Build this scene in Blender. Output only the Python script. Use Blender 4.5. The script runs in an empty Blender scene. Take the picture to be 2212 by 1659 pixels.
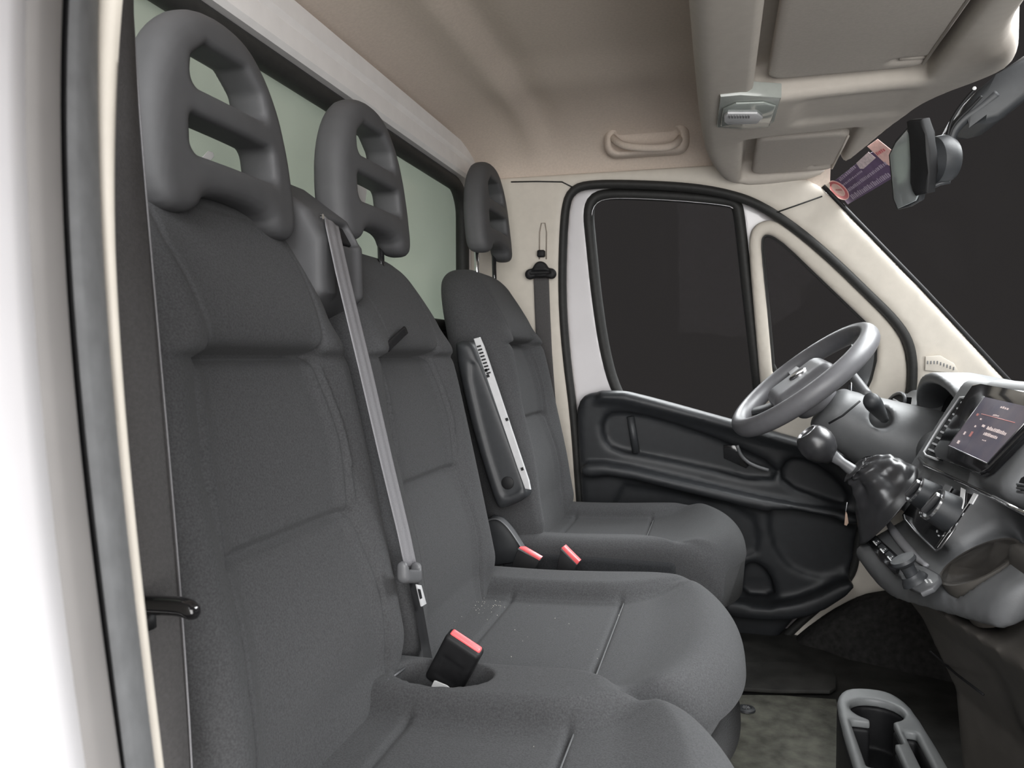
import bpy, bmesh, math, random
import numpy as np
from mathutils import Vector, Matrix
random.seed(7)
SC = bpy.context.scene
COL = SC.collection
# ------------------------------------------------------------------ camera
# X = forward in the van, Y = across the cab (away from the open passenger door), Z = up, floor at z = 0
FPX, CX, CY = 1661.0, 1106.0, 829.5
YAW, PITCH, CAMZ = math.radians(15.0), math.radians(2.05), 0.87
CAM = np.array([0.0, 0.0, CAMZ])
FW = np.array([-math.sin(YAW) * math.cos(PITCH), math.cos(YAW) * math.cos(PITCH), -math.sin(PITCH)])
RT = np.array([math.cos(YAW), math.sin(YAW), 0.0])
UP = np.cross(RT, FW)
cd = bpy.data.cameras.new('camera'); cam = bpy.data.objects.new('camera', cd); COL.objects.link(cam)
M = Matrix.Identity(4)
for i in range(3):
    M[i][0], M[i][1], M[i][2], M[i][3] = RT[i], UP[i], -FW[i], CAM[i]
cam.matrix_world = M
cd.sensor_width = 36.0; cd.lens = FPX / 2212.0 * 36.0; cd.clip_start = 0.02
cd.dof.use_dof = True; cd.dof.focus_distance = 1.45; cd.dof.aperture_fstop = 11.0
SC.camera = cam
# ------------------------------------------------------------------ world, lamps, exposure
W = bpy.data.worlds.new('World'); SC.world = W; W.use_nodes = True
W.node_tree.nodes['Background'].inputs[0].default_value = (0.029, 0.0265, 0.0265, 1)
W.node_tree.nodes['Background'].inputs[1].default_value = 1.0
def area(name, loc, target, sx, sy, power, col=(1, 1, 1)):
    l = bpy.data.lights.new(name, 'AREA'); l.shape = 'RECTANGLE'; l.size = sx; l.size_y = sy; l.energy = power; l.color = col
    o = bpy.data.objects.new(name, l); COL.objects.link(o); o.location = loc
    o.rotation_euler = (Vector(target) - Vector(loc)).to_track_quat('-Z', 'Y').to_euler()
    return o
area('daylight_at_open_door', (1.05, -1.75, 0.95), (-0.15, 1.4, 0.95), 3.0, 2.4, 175, (1.0, 0.985, 0.97))
area('sky_over_open_door', (-0.25, -1.7, 2.5), (0.3, 1.5, 0.5), 2.4, 1.4, 95, (0.97, 0.985, 1.0))
area('daylight_at_windscreen', (1.95, 2.25, 2.85), (0.35, 1.75, 0.7), 2.4, 1.6, 290, (0.97, 0.985, 1.0))
area('daylight_at_driver_window', (0.25, 4.4, 3.0), (-0.1, 1.9, 0.9), 2.4, 1.6, 230, (0.96, 0.98, 1.0))
area('added_pane_backlight', (-1.22, 1.75, 0.60), (-0.75, 1.75, 1.15), 1.6, 0.5, 8.5, (0.97, 1.0, 0.96))  # unseen lamp added behind the rear pane, brightens it towards the bottom
vs = SC.view_settings
vs.view_transform = 'Standard'; vs.look = 'None'; vs.gamma = 1.0; vs.use_curve_mapping = False
vs.exposure = 0.0
# ------------------------------------------------------------------ photo measuring helpers
def ray(u, v):
    return RT * ((u - CX) / FPX) + UP * ((CY - v) / FPX) + FW
FY0, FZ0, FSL = 2.44, 0.75, 0.14          # driver's side wall leans inwards towards the roof
def P(u, v, X=None, Y=None, Z=None, q=None, D=None):
    """the point of the cab seen at a place of the photograph, on a known plane of the cab"""
    d = ray(u, v)
    if X is not None: t = X / d[0]
    elif Y is not None: t = Y / d[1]
    elif Z is not None: t = (Z - CAMZ) / d[2]
    elif q is not None: t = (FY0 + q - FSL * (CAMZ - FZ0)) / (d[1] + FSL * d[2])
    else: t = D
    return CAM + d * t
def fy(z, q=0.0):
    return FY0 + q - FSL * (z - FZ0)
def PX(pts, q=0.0):
    """photo outline -> (x, z) on the leaning driver's side wall"""
    return [(float(p[0]), float(p[2])) for p in (P(u, v, q=q) for u, v in pts)]
# ------------------------------------------------------------------ object helpers
ORG = {}
def link(o, parent=None):
    COL.objects.link(o)
    if parent is not None: o.parent = parent
def tag(o, label=None, cat=None, group=None, kind=None):
    if label: o['label'] = label
    if cat: o['category'] = cat
    if group: o['group'] = group
    if kind: o['kind'] = kind
    return o
def thing(name, loc, label, cat, group=None, kind=None):
    o = bpy.data.objects.new(name, None); o.empty_display_size = 0.05; COL.objects.link(o); o.location = loc
    ORG[o.name] = np.array(loc, float)
    return tag(o, label, cat, group, kind)
def obj(name, verts, faces, mat, parent=None, smooth=True, sharp=None):
    V = np.asarray(verts, float)
    if parent is None:
        org = np.array([(V[:, 0].min() + V[:, 0].max()) / 2, (V[:, 1].min() + V[:, 1].max()) / 2, V[:, 2].min()])
    else: org = ORG[parent.name]
    me = bpy.data.meshes.new(name)
    if isinstance(faces, np.ndarray):
        n, k = faces.shape
        me.vertices.add(len(V)); me.vertices.foreach_set('co', (V - org).astype(np.float32).ravel())
        me.loops.add(n * k); me.loops.foreach_set('vertex_index', faces.astype(np.int32).ravel())
        me.polygons.add(n); me.polygons.foreach_set('loop_start', np.arange(n, dtype=np.int32) * k)
        me.update(calc_edges=True)
    else:
        me.from_pydata((V - org).tolist(), [], faces)
    me.validate()
    if smooth:
        me.polygons.foreach_set('use_smooth', np.ones(len(me.polygons), dtype=bool))
        if sharp: me.set_sharp_from_angle(angle=math.radians(sharp))
    me.materials.append(mat)
    o = bpy.data.objects.new(name, me)
    link(o, parent)
    if parent is None: o.location = org
    ORG[o.name] = org
    return o
def bm_obj(name, bm, mat, parent=None, smooth=True, sharp=40):
    bmesh.ops.recalc_face_normals(bm, faces=bm.faces)
    bm.verts.index_update()
    V = [tuple(v.co) for v in bm.verts]; F = [[v.index for v in f.verts] for f in bm.faces]
    bm.free()
    return obj(name, V, F, mat, parent, smooth, sharp)
def chaikin(pts, n=2, closed=True):
    p = np.asarray(pts, float)
    for _ in range(n):
        if closed:
            b = np.roll(p, -1, 0); p = np.stack([p * .75 + b * .25, p * .25 + b * .75], 1).reshape(-1, p.shape[1])
        else:
            a, b = p[:-1], p[1:]; m = np.stack([a * .75 + b * .25, a * .25 + b * .75], 1).reshape(-1, p.shape[1])
            p = np.vstack([p[:1], m[1:-1], p[-1:]]) if len(p) > 2 else p
    return p
def resample(pts, n, closed=False):
    p = np.asarray(pts, float)
    if closed: p = np.vstack([p, p[:1]])
    s = np.r_[0, np.cumsum(np.linalg.norm(np.diff(p, axis=0), axis=1))]
    t = np.linspace(0, s[-1], n + 1)[:-1] if closed else np.linspace(0, s[-1], n)
    return np.stack([np.interp(t, s, p[:, k]) for k in range(p.shape[1])], 1)
def loft(loops, cap=True):
    L = np.asarray(loops, float); m, n, _ = L.shape
    V = L.reshape(-1, 3); F = []
    i, j = np.meshgrid(np.arange(m - 1), np.arange(n), indexing='ij'); i = i.ravel(); j = j.ravel(); j2 = (j + 1) % n
    q = np.stack([i * n + j, i * n + j2, (i + 1) * n + j2, (i + 1) * n + j], 1)
    F = q.tolist()
    if cap: F += [list(range(n))[::-1], [(m - 1) * n + k for k in range(n)]]
    return V, F
def frames(path, up=(0, 0, 1), closed=False):
    p = np.asarray(path, float)
    if closed: t = np.roll(p, -1, 0) - np.roll(p, 1, 0)
    else: t = np.gradient(p, axis=0)
    t /= np.linalg.norm(t, axis=1)[:, None]
    a = np.cross(t, np.asarray(up, float)); ln = np.linalg.norm(a, axis=1)[:, None]
    a = np.where(ln > 1e-4, a / np.maximum(ln, 1e-9), np.array([1.0, 0, 0]))
    b = np.cross(a, t)
    return t, a, b
def tube(name, path, r, mat, parent=None, n=12, closed=False, up=(0, 0, 1), flat=1.0):
    p = np.asarray(path, float); t, a, b = frames(p, up, closed)
    rr = np.broadcast_to(np.asarray(r, float), (len(p),))
    ang = np.linspace(0, 2 * math.pi, n, endpoint=False)
    L = p[:, None] + rr[:, None, None] * (a[:, None] * np.cos(ang)[None, :, None] + b[:, None] * np.sin(ang)[None, :, None] * flat)
    if closed:
        V, F = loft(np.vstack([L, L[:1]]), False); return obj(name, V, F, mat, parent)
    V, F = loft(L, True); return obj(name, V, F, mat, parent)
def ribbon(name, path, wdir, w, th, mat, parent=None, ribs=0):
    """flat webbing: path, width direction(s), width, thickness"""
    p = np.asarray(path, float); wd = np.broadcast_to(np.asarray(wdir, float), p.shape); wd = wd / np.linalg.norm(wd, axis=1)[:, None]
    t = np.gradient(p, axis=0); t /= np.linalg.norm(t, axis=1)[:, None]
    nn = np.cross(t, wd); nn /= np.linalg.norm(nn, axis=1)[:, None]
    s = np.linspace(-1, 1, 25)
    hump = th * (1 + (0.45 * np.cos(s * math.pi * ribs) if ribs else 0 * s)) * np.sqrt(np.clip(1.02 - np.abs(s) ** 6, 0.02, 1))
    prof = [(si * w / 2, hi / 2) for si, hi in zip(s, hump)] + [(si * w / 2, -hi / 2) for si, hi in zip(s[::-1], hump[::-1])]
    L = [[c + d * a + m * b for a, b in prof] for c, d, m in zip(p, wd, nn)]
    V, F = loft(L, True)
    return obj(name, V, F, mat, parent)
def ax(v):
    v = Vector(v).normalized(); return v.to_track_quat('Z', 'Y').to_matrix()
def box(name, c, size, mat, parent=None, rot=None, bev=0.004, seg=3):
    bm = bmesh.new(); bmesh.ops.create_cube(bm, size=1.0)
    bmesh.ops.scale(bm, vec=size, verts=bm.verts)
    if bev: bmesh.ops.bevel(bm, geom=list(bm.edges), offset=bev, segments=seg, profile=0.5, affect='EDGES')
    if rot is not None: bmesh.ops.transform(bm, matrix=rot.to_4x4(), verts=bm.verts)
    bmesh.ops.translate(bm, vec=c, verts=bm.verts)
    return bm_obj(name, bm, mat, parent)
def lathe(name, prof, origin, axis, mat, parent=None, n=32, sharp=40):
    """prof: (radius, height) list along axis"""
    R = ax(axis); L = []
    ang = np.linspace(0, 2 * math.pi, n, endpoint=False)
    for r, h in prof:
        L.append([tuple(Vector(origin) + R @ Vector((max(r, 1e-4) * math.cos(a), max(r, 1e-4) * math.sin(a), h))) for a in ang])
    V, F = loft(np.array(L), True)
    return obj(name, V, F, mat, parent, True, sharp)
def slab(name, pts, normal, th, mat, parent=None, bev=0.002, seg=2):
    """polygon of 3D points given real thickness along normal"""
    bm = bmesh.new(); n = Vector(normal).normalized()
    a = [bm.verts.new(p) for p in pts]; b = [bm.verts.new(Vector(p) + n * th) for p in pts]
    k = len(a)
    bm.faces.new(a[::-1]); bm.faces.new(b)
    for i in range(k): bm.faces.new((a[i], a[(i + 1) % k], b[(i + 1) % k], b[i]))
    if bev:
        ed = [e for e in bm.edges if (e.verts[0] in a) == (e.verts[1] in a)]
        bmesh.ops.bevel(bm, geom=ed, offset=bev, segments=seg, profile=0.5, affect='EDGES')
    return bm_obj(name, bm, mat, parent)
# ------------------------------------------------------------------ signed-distance modelling (moulded parts)
def smin(a, b, k):
    h = np.clip(0.5 + 0.5 * (b - a) / k, 0, 1); return b * (1 - h) + a * h - k * h * (1 - h)
def smax(a, b, k): return -smin(-a, -b, k)
def poly2(U, V, pts):
    pts = np.asarray(pts, np.float32); d = None; s = None
    n = len(pts)
    for i in range(n):
        p, q = pts[i], pts[(i + 1) % n]; ex, ey = q - p; wx = U - p[0]; wy = V - p[1]
        t = np.clip((wx * ex + wy * ey) / max(ex * ex + ey * ey, 1e-12), 0, 1)
        dd = (wx - ex * t) ** 2 + (wy - ey * t) ** 2
        c1 = V >= p[1]; c2 = V < q[1]; c3 = ex * wy > ey * wx
        fl = (c1 & c2 & c3) | (~c1 & ~c2 & ~c3)
        d = dd if d is None else np.minimum(d, dd)
        s = np.where(fl, -1.0, 1.0) if s is None else np.where(fl, -s, s)
    return np.sqrt(d) * s
def sbox(X, Y, Z, c, h, r=0.0, R=None):
    x, y, z = X - c[0], Y - c[1], Z - c[2]
    if R is not None:      # rows of R = local axes
        x, y, z = (R[0][0] * x + R[0][1] * y + R[0][2] * z), (R[1][0] * x + R[1][1] * y + R[1][2] * z), (R[2][0] * x + R[2][1] * y + R[2][2] * z)
    qx, qy, qz = np.abs(x) - h[0] + r, np.abs(y) - h[1] + r, np.abs(z) - h[2] + r
    return np.sqrt(np.maximum(qx, 0) ** 2 + np.maximum(qy, 0) ** 2 + np.maximum(qz, 0) ** 2) + np.minimum(np.maximum(qx, np.maximum(qy, qz)), 0) - r
def scap(X, Y, Z, a, b, ra, rb=None):
    rb = ra if rb is None else rb
    a = np.asarray(a, float); b = np.asarray(b, float); e = b - a
    t = np.clip(((X - a[0]) * e[0] + (Y - a[1]) * e[1] + (Z - a[2]) * e[2]) / (e @ e), 0, 1)
    return np.sqrt((X - a[0] - e[0] * t) ** 2 + (Y - a[1] - e[1] * t) ** 2 + (Z - a[2] - e[2] * t) ** 2) - (ra + (rb - ra) * t)
def scyl(X, Y, Z, c, axis, r, h, rd=0.0):
    a = np.asarray(axis, float); a /= np.linalg.norm(a)
    l = (X - c[0]) * a[0] + (Y - c[1]) * a[1] + (Z - c[2]) * a[2]
    rr = np.sqrt(np.maximum((X - c[0]) ** 2 + (Y - c[1]) ** 2 + (Z - c[2]) ** 2 - l * l, 0))
    qx, qy = rr - r + rd, np.abs(l) - h + rd
    return np.sqrt(np.maximum(qx, 0) ** 2 + np.maximum(qy, 0) ** 2) + np.minimum(np.maximum(qx, qy), 0) - rd
def nets(f, lo, hi, h):
    g = [np.arange(lo[k] - 2 * h, hi[k] + 3 * h, h, dtype=np.float32) for k in range(3)]
    X, Y, Z = g[0][:, None, None], g[1][None, :, None], g[2][None, None, :]
    shp = (len(g[0]), len(g[1]), len(g[2]))
    V = np.ascontiguousarray(np.broadcast_to(f(X, Y, Z), shp), dtype=np.float32).copy()
    big = 1.0
    V[0] = V[-1] = big; V[:, 0] = V[:, -1] = big; V[:, :, 0] = V[:, :, -1] = big
    ins = V < 0
    cs = tuple(s - 1 for s in shp); nc = cs[0] * cs[1] * cs[2]
    acc = np.zeros((3, nc)); cnt = np.zeros(nc); quads = []
    st = (cs[1] * cs[2], cs[2], 1)
    for a in range(3):
        sl0 = [slice(None)] * 3; sl1 = [slice(None)] * 3; sl0[a] = slice(0, -1); sl1[a] = slice(1, None)
        ch = ins[tuple(sl0)] != ins[tuple(sl1)]
        idx = np.argwhere(ch)
        v0 = V[tuple(sl0)][ch]; v1 = V[tuple(sl1)][ch]; t = v0 / (v0 - v1)
        pos = idx.astype(float); pos[:, a] += t
        b, c = (a + 1) % 3, (a + 2) % 3
        cells = []
        for db, dc in ((-1, -1), (0, -1), (0, 0), (-1, 0)):
            ci = idx.copy(); ci[:, b] += db; ci[:, c] += dc
            lin = ci[:, 0] * st[0] + ci[:, 1] * st[1] + ci[:, 2] * st[2]; cells.append(lin)
            cnt += np.bincount(lin, minlength=nc)
            for k in range(3): acc[k] += np.bincount(lin, weights=pos[:, k], minlength=nc)
        q = np.stack(cells, 1); fl = v0 > 0
        q[fl] = q[fl][:, ::-1]; quads.append(q)
    used = np.nonzero(cnt)[0]; mp = np.full(nc, -1); mp[used] = np.arange(len(used))
    vv = np.stack([g[k][0] + h * acc[k][used] / cnt[used] for k in range(3)], 1)
    return vv, mp[np.vstack(quads)]
def sdf(name, f, lo, hi, h, mat, parent=None, post=None):
    V, F = nets(f, lo, hi, h)
    if post is not None: V = post(V)
    return obj(name, V, F, mat, parent)
# ------------------------------------------------------------------ materials
def mat(name, col, rough=0.5, spec=0.5, metal=0.0, var=0.0, vscale=40.0, bump=0.0, bscale=600.0, detail=3.0, coat=0.0, sheen=0.0, stretch=None, col2=None):
    m = bpy.data.materials.new(name); m.use_nodes = True; nt = m.node_tree; b = nt.nodes['Principled BSDF']
    b.inputs['Base Color'].default_value = (*col, 1); b.inputs['Roughness'].default_value = rough
    b.inputs['Specular IOR Level'].default_value = spec; b.inputs['Metallic'].default_value = metal
    b.inputs['Coat Weight'].default_value = coat; b.inputs['Sheen Weight'].default_value = sheen
    tc = nt.nodes.new('ShaderNodeTexCoord'); src = tc.outputs['Object']
    if stretch:
        mp = nt.nodes.new('ShaderNodeMapping'); mp.inputs['Scale'].default_value = stretch
        nt.links.new(src, mp.inputs['Vector']); src = mp.outputs['Vector']
    if var or col2:
        n = nt.nodes.new('ShaderNodeTexNoise'); n.inputs['Scale'].default_value = vscale; n.inputs['Detail'].default_value = detail
        nt.links.new(src, n.inputs['Vector'])
        r = nt.nodes.new('ShaderNodeValToRGB'); r.color_ramp.elements[0].position = 0.3; r.color_ramp.elements[1].position = 0.7
        r.color_ramp.elements[0].color = (*[c * (1 - var) for c in col], 1)
        r.color_ramp.elements[1].color = (*(col2 if col2 else [min(1, c * (1 + var)) for c in col]), 1)
        nt.links.new(n.outputs['Fac'], r.inputs['Fac']); nt.links.new(r.outputs['Color'], b.inputs['Base Color'])
    if bump:
        n = nt.nodes.new('ShaderNodeTexNoise'); n.inputs['Scale'].default_value = bscale; n.inputs['Detail'].default_value = 2.0
        nt.links.new(src, n.inputs['Vector'])
        bp = nt.nodes.new('ShaderNodeBump'); bp.inputs['Strength'].default_value = bump; bp.inputs['Distance'].default_value = 0.002
        nt.links.new(n.outputs['Fac'], bp.inputs['Height']); nt.links.new(bp.outputs['Normal'], b.inputs['Normal'])
    return m
def pane_mat(name, tint, gloss=0.05, rough=0.02):
    m = bpy.data.materials.new(name); m.use_nodes = True; nt = m.node_tree; nt.nodes.clear()
    out = nt.nodes.new('ShaderNodeOutputMaterial'); mx = nt.nodes.new('ShaderNodeMixShader'); tr = nt.nodes.new('ShaderNodeBsdfTransparent'); gl = nt.nodes.new('ShaderNodeBsdfGlossy')
    tr.inputs['Color'].default_value = (*tint, 1); gl.inputs['Roughness'].default_value = rough; gl.inputs['Color'].default_value = (.8, .8, .8, 1)
    mx.inputs[0].default_value = 0.0005
    nt.links.new(tr.outputs[0], mx.inputs[1]); nt.links.new(gl.outputs[0], mx.inputs[2]); nt.links.new(mx.outputs[0], out.inputs[0])
    return m
MT = {}
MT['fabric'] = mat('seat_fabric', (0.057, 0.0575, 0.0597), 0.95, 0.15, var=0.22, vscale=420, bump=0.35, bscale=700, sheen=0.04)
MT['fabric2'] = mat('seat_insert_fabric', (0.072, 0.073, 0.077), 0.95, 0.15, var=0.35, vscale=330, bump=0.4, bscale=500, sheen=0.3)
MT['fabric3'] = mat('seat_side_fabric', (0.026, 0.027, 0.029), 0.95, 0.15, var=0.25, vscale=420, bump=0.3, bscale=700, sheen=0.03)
MT['thread'] = mat('seam_thread', (0.115, 0.117, 0.12), 0.9, 0.2, var=0.2, vscale=700)
MT['seamdark'] = mat('seam_fold', (0.018, 0.018, 0.019), 0.95, 0.1, var=0.2, vscale=500)
MT['foam'] = mat('headrest_foam', (0.070, 0.070, 0.073), 0.62, 0.4, var=0.05, vscale=30, bump=0.12, bscale=1500)
MT['plastic'] = mat('dark_plastic', (0.030, 0.032, 0.035), 0.48, 0.5, var=0.10, vscale=60, bump=0.12, bscale=1400)
MT['plastic2'] = mat('door_panel_plastic', (0.020, 0.0215, 0.024), 0.5, 0.45, var=0.10, vscale=50, bump=0.14, bscale=1200)
MT['grey'] = mat('grey_plastic', (0.105, 0.107, 0.112), 0.42, 0.5, var=0.05, vscale=40, bump=0.08, bscale=1400)
MT['dash'] = mat('dashboard_plastic', (0.135, 0.138, 0.142), 0.46, 0.5, var=0.06, vscale=40, bump=0.15, bscale=1100)
MT['dashlow'] = mat('lower_dash_plastic', (0.085, 0.078, 0.070), 0.55, 0.4, var=0.08, vscale=30, bump=0.15, bscale=1100)
MT['gloss'] = mat('gloss_black', (0.012, 0.012, 0.013), 0.12, 0.6, var=0.05, vscale=20, coat=0.3)
MT['black'] = mat('matt_black', (0.009, 0.009, 0.010), 0.6, 0.35, var=0.15, vscale=90)
MT['rubber'] = mat('rubber_seal', (0.022, 0.022, 0.021), 0.62, 0.4, var=0.15, vscale=80)
MT['sealgrey'] = mat('grey_rubber_seal', (0.17, 0.172, 0.176), 0.6, 0.35, var=0.12, vscale=60)
MT['chrome'] = mat('bright_metal', (0.75, 0.75, 0.76), 0.18, 0.5, metal=1.0, var=0.03, vscale=50)
MT['steel'] = mat('satin_metal', (0.45, 0.45, 0.46), 0.35, 0.5, metal=1.0, var=0.05, vscale=50)
MT['liner'] = mat('headliner', (0.57, 0.490, 0.425), 0.95, 0.1, var=0.05, vscale=160, bump=0.15, bscale=900)
MT['shelf'] = mat('overhead_shelf_plastic', (0.52, 0.475, 0.425), 0.65, 0.35, var=0.03, vscale=60, bump=0.10, bscale=900)
MT['visor'] = mat('visor_fabric', (0.45, 0.41, 0.37), 0.85, 0.2, var=0.04, vscale=200, bump=0.12, bscale=900)
MT['cream'] = mat('cream_trim', (0.60, 0.555, 0.49), 0.55, 0.4, var=0.03, vscale=40, bump=0.10, bscale=900)
MT['paint'] = mat('white_body_paint', (0.72, 0.70, 0.715), 0.28, 0.5, var=0.02, vscale=10, coat=0.4)
MT['rail'] = mat('grey_white_rail', (0.76, 0.74, 0.73), 0.5, 0.4, var=0.03, vscale=25)
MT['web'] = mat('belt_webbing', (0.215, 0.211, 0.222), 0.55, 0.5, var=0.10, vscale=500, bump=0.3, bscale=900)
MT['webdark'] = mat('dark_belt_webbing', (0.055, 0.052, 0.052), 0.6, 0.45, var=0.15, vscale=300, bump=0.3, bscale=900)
MT['red'] = mat('red_button', (0.86, 0.13, 0.14), 0.35, 0.5, var=0.03, vscale=60)
MT['white'] = mat('white_label', (0.82, 0.82, 0.82), 0.5, 0.4, var=0.03, vscale=60)
MT['silver'] = mat('pale_grey_trim', (0.56, 0.56, 0.57), 0.45, 0.5, var=0.04, vscale=60)
MT['floor'] = mat('floor_rubber', (0.036, 0.035, 0.032), 0.75, 0.3, var=0.35, vscale=18, bump=0.3, bscale=300, detail=5)
MT['floormat'] = mat('worn_rubber_mat', (0.108, 0.107, 0.088), 0.8, 0.3, var=0.45, vscale=26, bump=0.4, bscale=260, detail=6)
MT['carpet'] = mat('footwell_carpet', (0.028, 0.027, 0.026), 0.95, 0.1, var=0.3, vscale=60, bump=0.4, bscale=500)
MT['glass'] = pane_mat('window_glass', (0.96, 0.965, 0.96))
MT['lens'] = mat('lamp_lens', (0.36, 0.38, 0.355), 0.2, 0.5, var=0.04, vscale=50, coat=0.3)
MT['mirror'] = mat('mirror_glass', (0.8, 0.82, 0.84), 0.04, 0.5, metal=1.0, var=0.02, vscale=20)
MT['leather'] = mat('black_leather', (0.026, 0.026, 0.028), 0.30, 0.6, var=0.1, vscale=60, bump=0.08, bscale=900)
MT['wheel'] = mat('steering_wheel_plastic', (0.125, 0.124, 0.132), 0.40, 0.5, var=0.06, vscale=60, bump=0.10, bscale=1300)
# ================================================================== STRUCTURE
def st(o, label=None):
    o['kind'] = 'structure'
    if label: o['label'] = label
    return o
def sheet(name, G, off, mat, parent=None):
    """grid of points (m, n, 3) with a real thickness vector / per-point offset"""
    G = np.asarray(G, float); m, n, _ = G.shape; off = np.broadcast_to(np.asarray(off, float), G.shape)
    V = np.vstack([G.reshape(-1, 3), (G + off).reshape(-1, 3)]); N = m * n; F = []
    for i in range(m - 1):
        for j in range(n - 1):
            a, b, c, d = i * n + j, i * n + j + 1, (i + 1) * n + j + 1, (i + 1) * n + j
            F.append([a, b, c, d]); F.append([N + d, N + c, N + b, N + a])
    bd = [j for j in range(n)] + [i * n + n - 1 for i in range(1, m)] + [(m - 1) * n + j for j in range(n - 2, -1, -1)] + [i * n for i in range(m - 2, 0, -1)]
    for k in range(len(bd)):
        a, b = bd[k], bd[(k + 1) % len(bd)]; F.append([b, a, N + a, N + b])
    return obj(name, V, F, mat, parent, True, 50)
def sstep(a, b, x):
    t = np.clip((np.asarray(x, float) - a) / (b - a), 0, 1); return t * t * (3 - 2 * t)
# floor -----------------------------------------------------------
fl = box('floor', (0.15, 1.43, -0.02), (1.95, 2.3, 0.04), MT['floor'], bev=0.004); st(fl, 'black rubber cab floor')
# ceiling ----------------------------------------------------------
xs = np.linspace(-0.765, 0.30, 110); ys = np.r_[np.linspace(0.36, 2.0, 40), 2.0 + 0.345 * np.sin(np.linspace(0.02, 1, 34) * math.pi / 2)]
G = np.zeros((len(xs), len(ys), 3))
for i, x in enumerate(xs):
    ze = 1.425 - 0.085 * sstep(0.05, 0.30, x)
    zc = 1.512 + 0.042 * sstep(-0.765, -0.60, x) + 0.034 * sstep(-0.56, -0.49, x) - 0.010 * sstep(-0.49, -0.42, x)
    for j, y in enumerate(ys):
        k = 0.0
        if y > 2.0: k = (y - 2.0) / 0.345
        # the raised field of the liner ends in a soft step before the far cove
        zz = zc - 0.014 * sstep(1.78, 1.98, y) * sstep(-0.60, -0.5, x)
        z = ze + (zz - ze) * math.sqrt(max(0, 1 - k ** 2.4))
        G[i, j] = (x, y, z)
ceil = sheet('ceiling', G, (0, 0.02, 0.03), MT['liner']); st(ceil, 'taupe fabric headliner above the seats')
MT['clip'] = mat('liner_clip_plastic', (0.24, 0.205, 0.175), 0.7, var=0.05)
for u, v in ((790, 120), (876, 196), (962, 269), (1030, 328)):
    c = P(u, v, X=-0.742); box('liner_clip', (c[0] + 0.012, c[1], c[2] + 0.004), (0.012, 0.03, 0.007), MT['clip'], ceil, bev=0.003)
# bulkhead with its window --------------------------------------------
def plate(X, Y, Z):
    d2 = np.maximum(np.abs(Y - 1.39) - 1.04, np.abs(Z - 0.75) - 0.76)
    hole = np.sqrt(np.maximum(np.abs(Y - 1.32) - 0.88, 0) ** 2 + np.maximum(np.abs(Z - 1.165) - 0.155, 0) ** 2) - 0.07
    return np.maximum(np.maximum(d2, -hole), np.abs(X + 0.785) - 0.017)
wr = sdf('wall_rear', plate, (-0.81, 0.33, -0.02), (-0.76, 2.44, 1.53), 0.012, MT['rail']); st(wr, 'pale grey bulkhead behind the seats')
pf = [(-0.748, 1.513), (-0.738, 1.507), (-0.735, 1.470), (-0.739, 1.464), (-0.745, 1.460), (-0.739, 1.455), (-0.731, 1.450), (-0.728, 1.412), (-0.736, 1.403), (-0.79, 1.403), (-0.79, 1.513)]
L = [[(x, y, z) for x, z in pf] for y in np.linspace(0.36, 2.375, 12)]
V, F = loft(L); rl = obj('trim_1', V, F, MT['rail'], None, True, 25); st(rl, 'pale grey metal rail between bulkhead window and headliner')
gy0, gy1, gz0, gz1, gr = 0.40, 2.255, 0.955, 1.384, 0.09
pth = []
for cy, cz, a0 in ((gy1 - gr, gz1 - gr, 0), (gy0 + gr, gz1 - gr, 90), (gy0 + gr, gz0 + gr, 180), (gy1 - gr, gz0 + gr, 270)):
    for a in np.linspace(a0, a0 + 90, 9): pth.append((-0.762, cy + gr * math.cos(math.radians(a)), cz + gr * math.sin(math.radians(a))))
gk = tube('window_gasket', pth, 0.021, MT['rubber'], wr, n=10, closed=True, up=(1, 0, 0))
pm = bpy.data.materials.new('frosted_green_pane'); pm.use_nodes = True; nt = pm.node_tree; b = nt.nodes['Principled BSDF']
b.inputs['Base Color'].default_value = (0.36, 0.38, 0.34, 1); b.inputs['Roughness'].default_value = 0.12; b.inputs['Specular IOR Level'].default_value = 0.5
tl = nt.nodes.new('ShaderNodeBsdfTranslucent'); tl.inputs['Color'].default_value = (0.66, 0.71, 0.65, 1)
mx = nt.nodes.new('ShaderNodeMixShader'); mx.inputs[0].default_value = 0.5
nz = nt.nodes.new('ShaderNodeTexNoise'); nz.inputs['Scale'].default_value = 5.0; nz.inputs['Detail'].default_value = 3
cr = nt.nodes.new('ShaderNodeValToRGB'); cr.color_ramp.elements[0].color = (0.27, 0.29, 0.24, 1); cr.color_ramp.elements[1].color = (0.42, 0.44, 0.40, 1)
tc = nt.nodes.new('ShaderNodeTexCoord'); nt.links.new(tc.outputs['Object'], nz.inputs['Vector']); nt.links.new(nz.outputs['Fac'], cr.inputs['Fac']); nt.links.new(cr.outputs['Color'], b.inputs['Base Color'])
out = nt.nodes['Material Output']; nt.links.new(b.outputs[0], mx.inputs[1]); nt.links.new(tl.outputs[0], mx.inputs[2]); nt.links.new(mx.outputs[0], out.inputs[0])
w1 = box('window_1', (-0.783, 1.32, 1.17), (0.006, 1.88, 0.46), pm, bev=0.001); st(w1, 'frosted greenish bulkhead window pane behind the headrests')
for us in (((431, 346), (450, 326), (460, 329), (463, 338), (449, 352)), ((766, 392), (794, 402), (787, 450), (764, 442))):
    slab('pane_reflection', [P(u, v, X=-0.7795) for u, v in us], (-1, 0, 0), 0.001, MT['white'], w1, bev=0)  # thin white slabs standing in for bright reflections on the pane
lowb = box('trim_2', (-0.752, 1.40, 0.47), (0.03, 1.98, 0.94), MT['carpet'], bev=0.008); st(lowb, 'dark lining of the bulkhead below the window')
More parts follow.
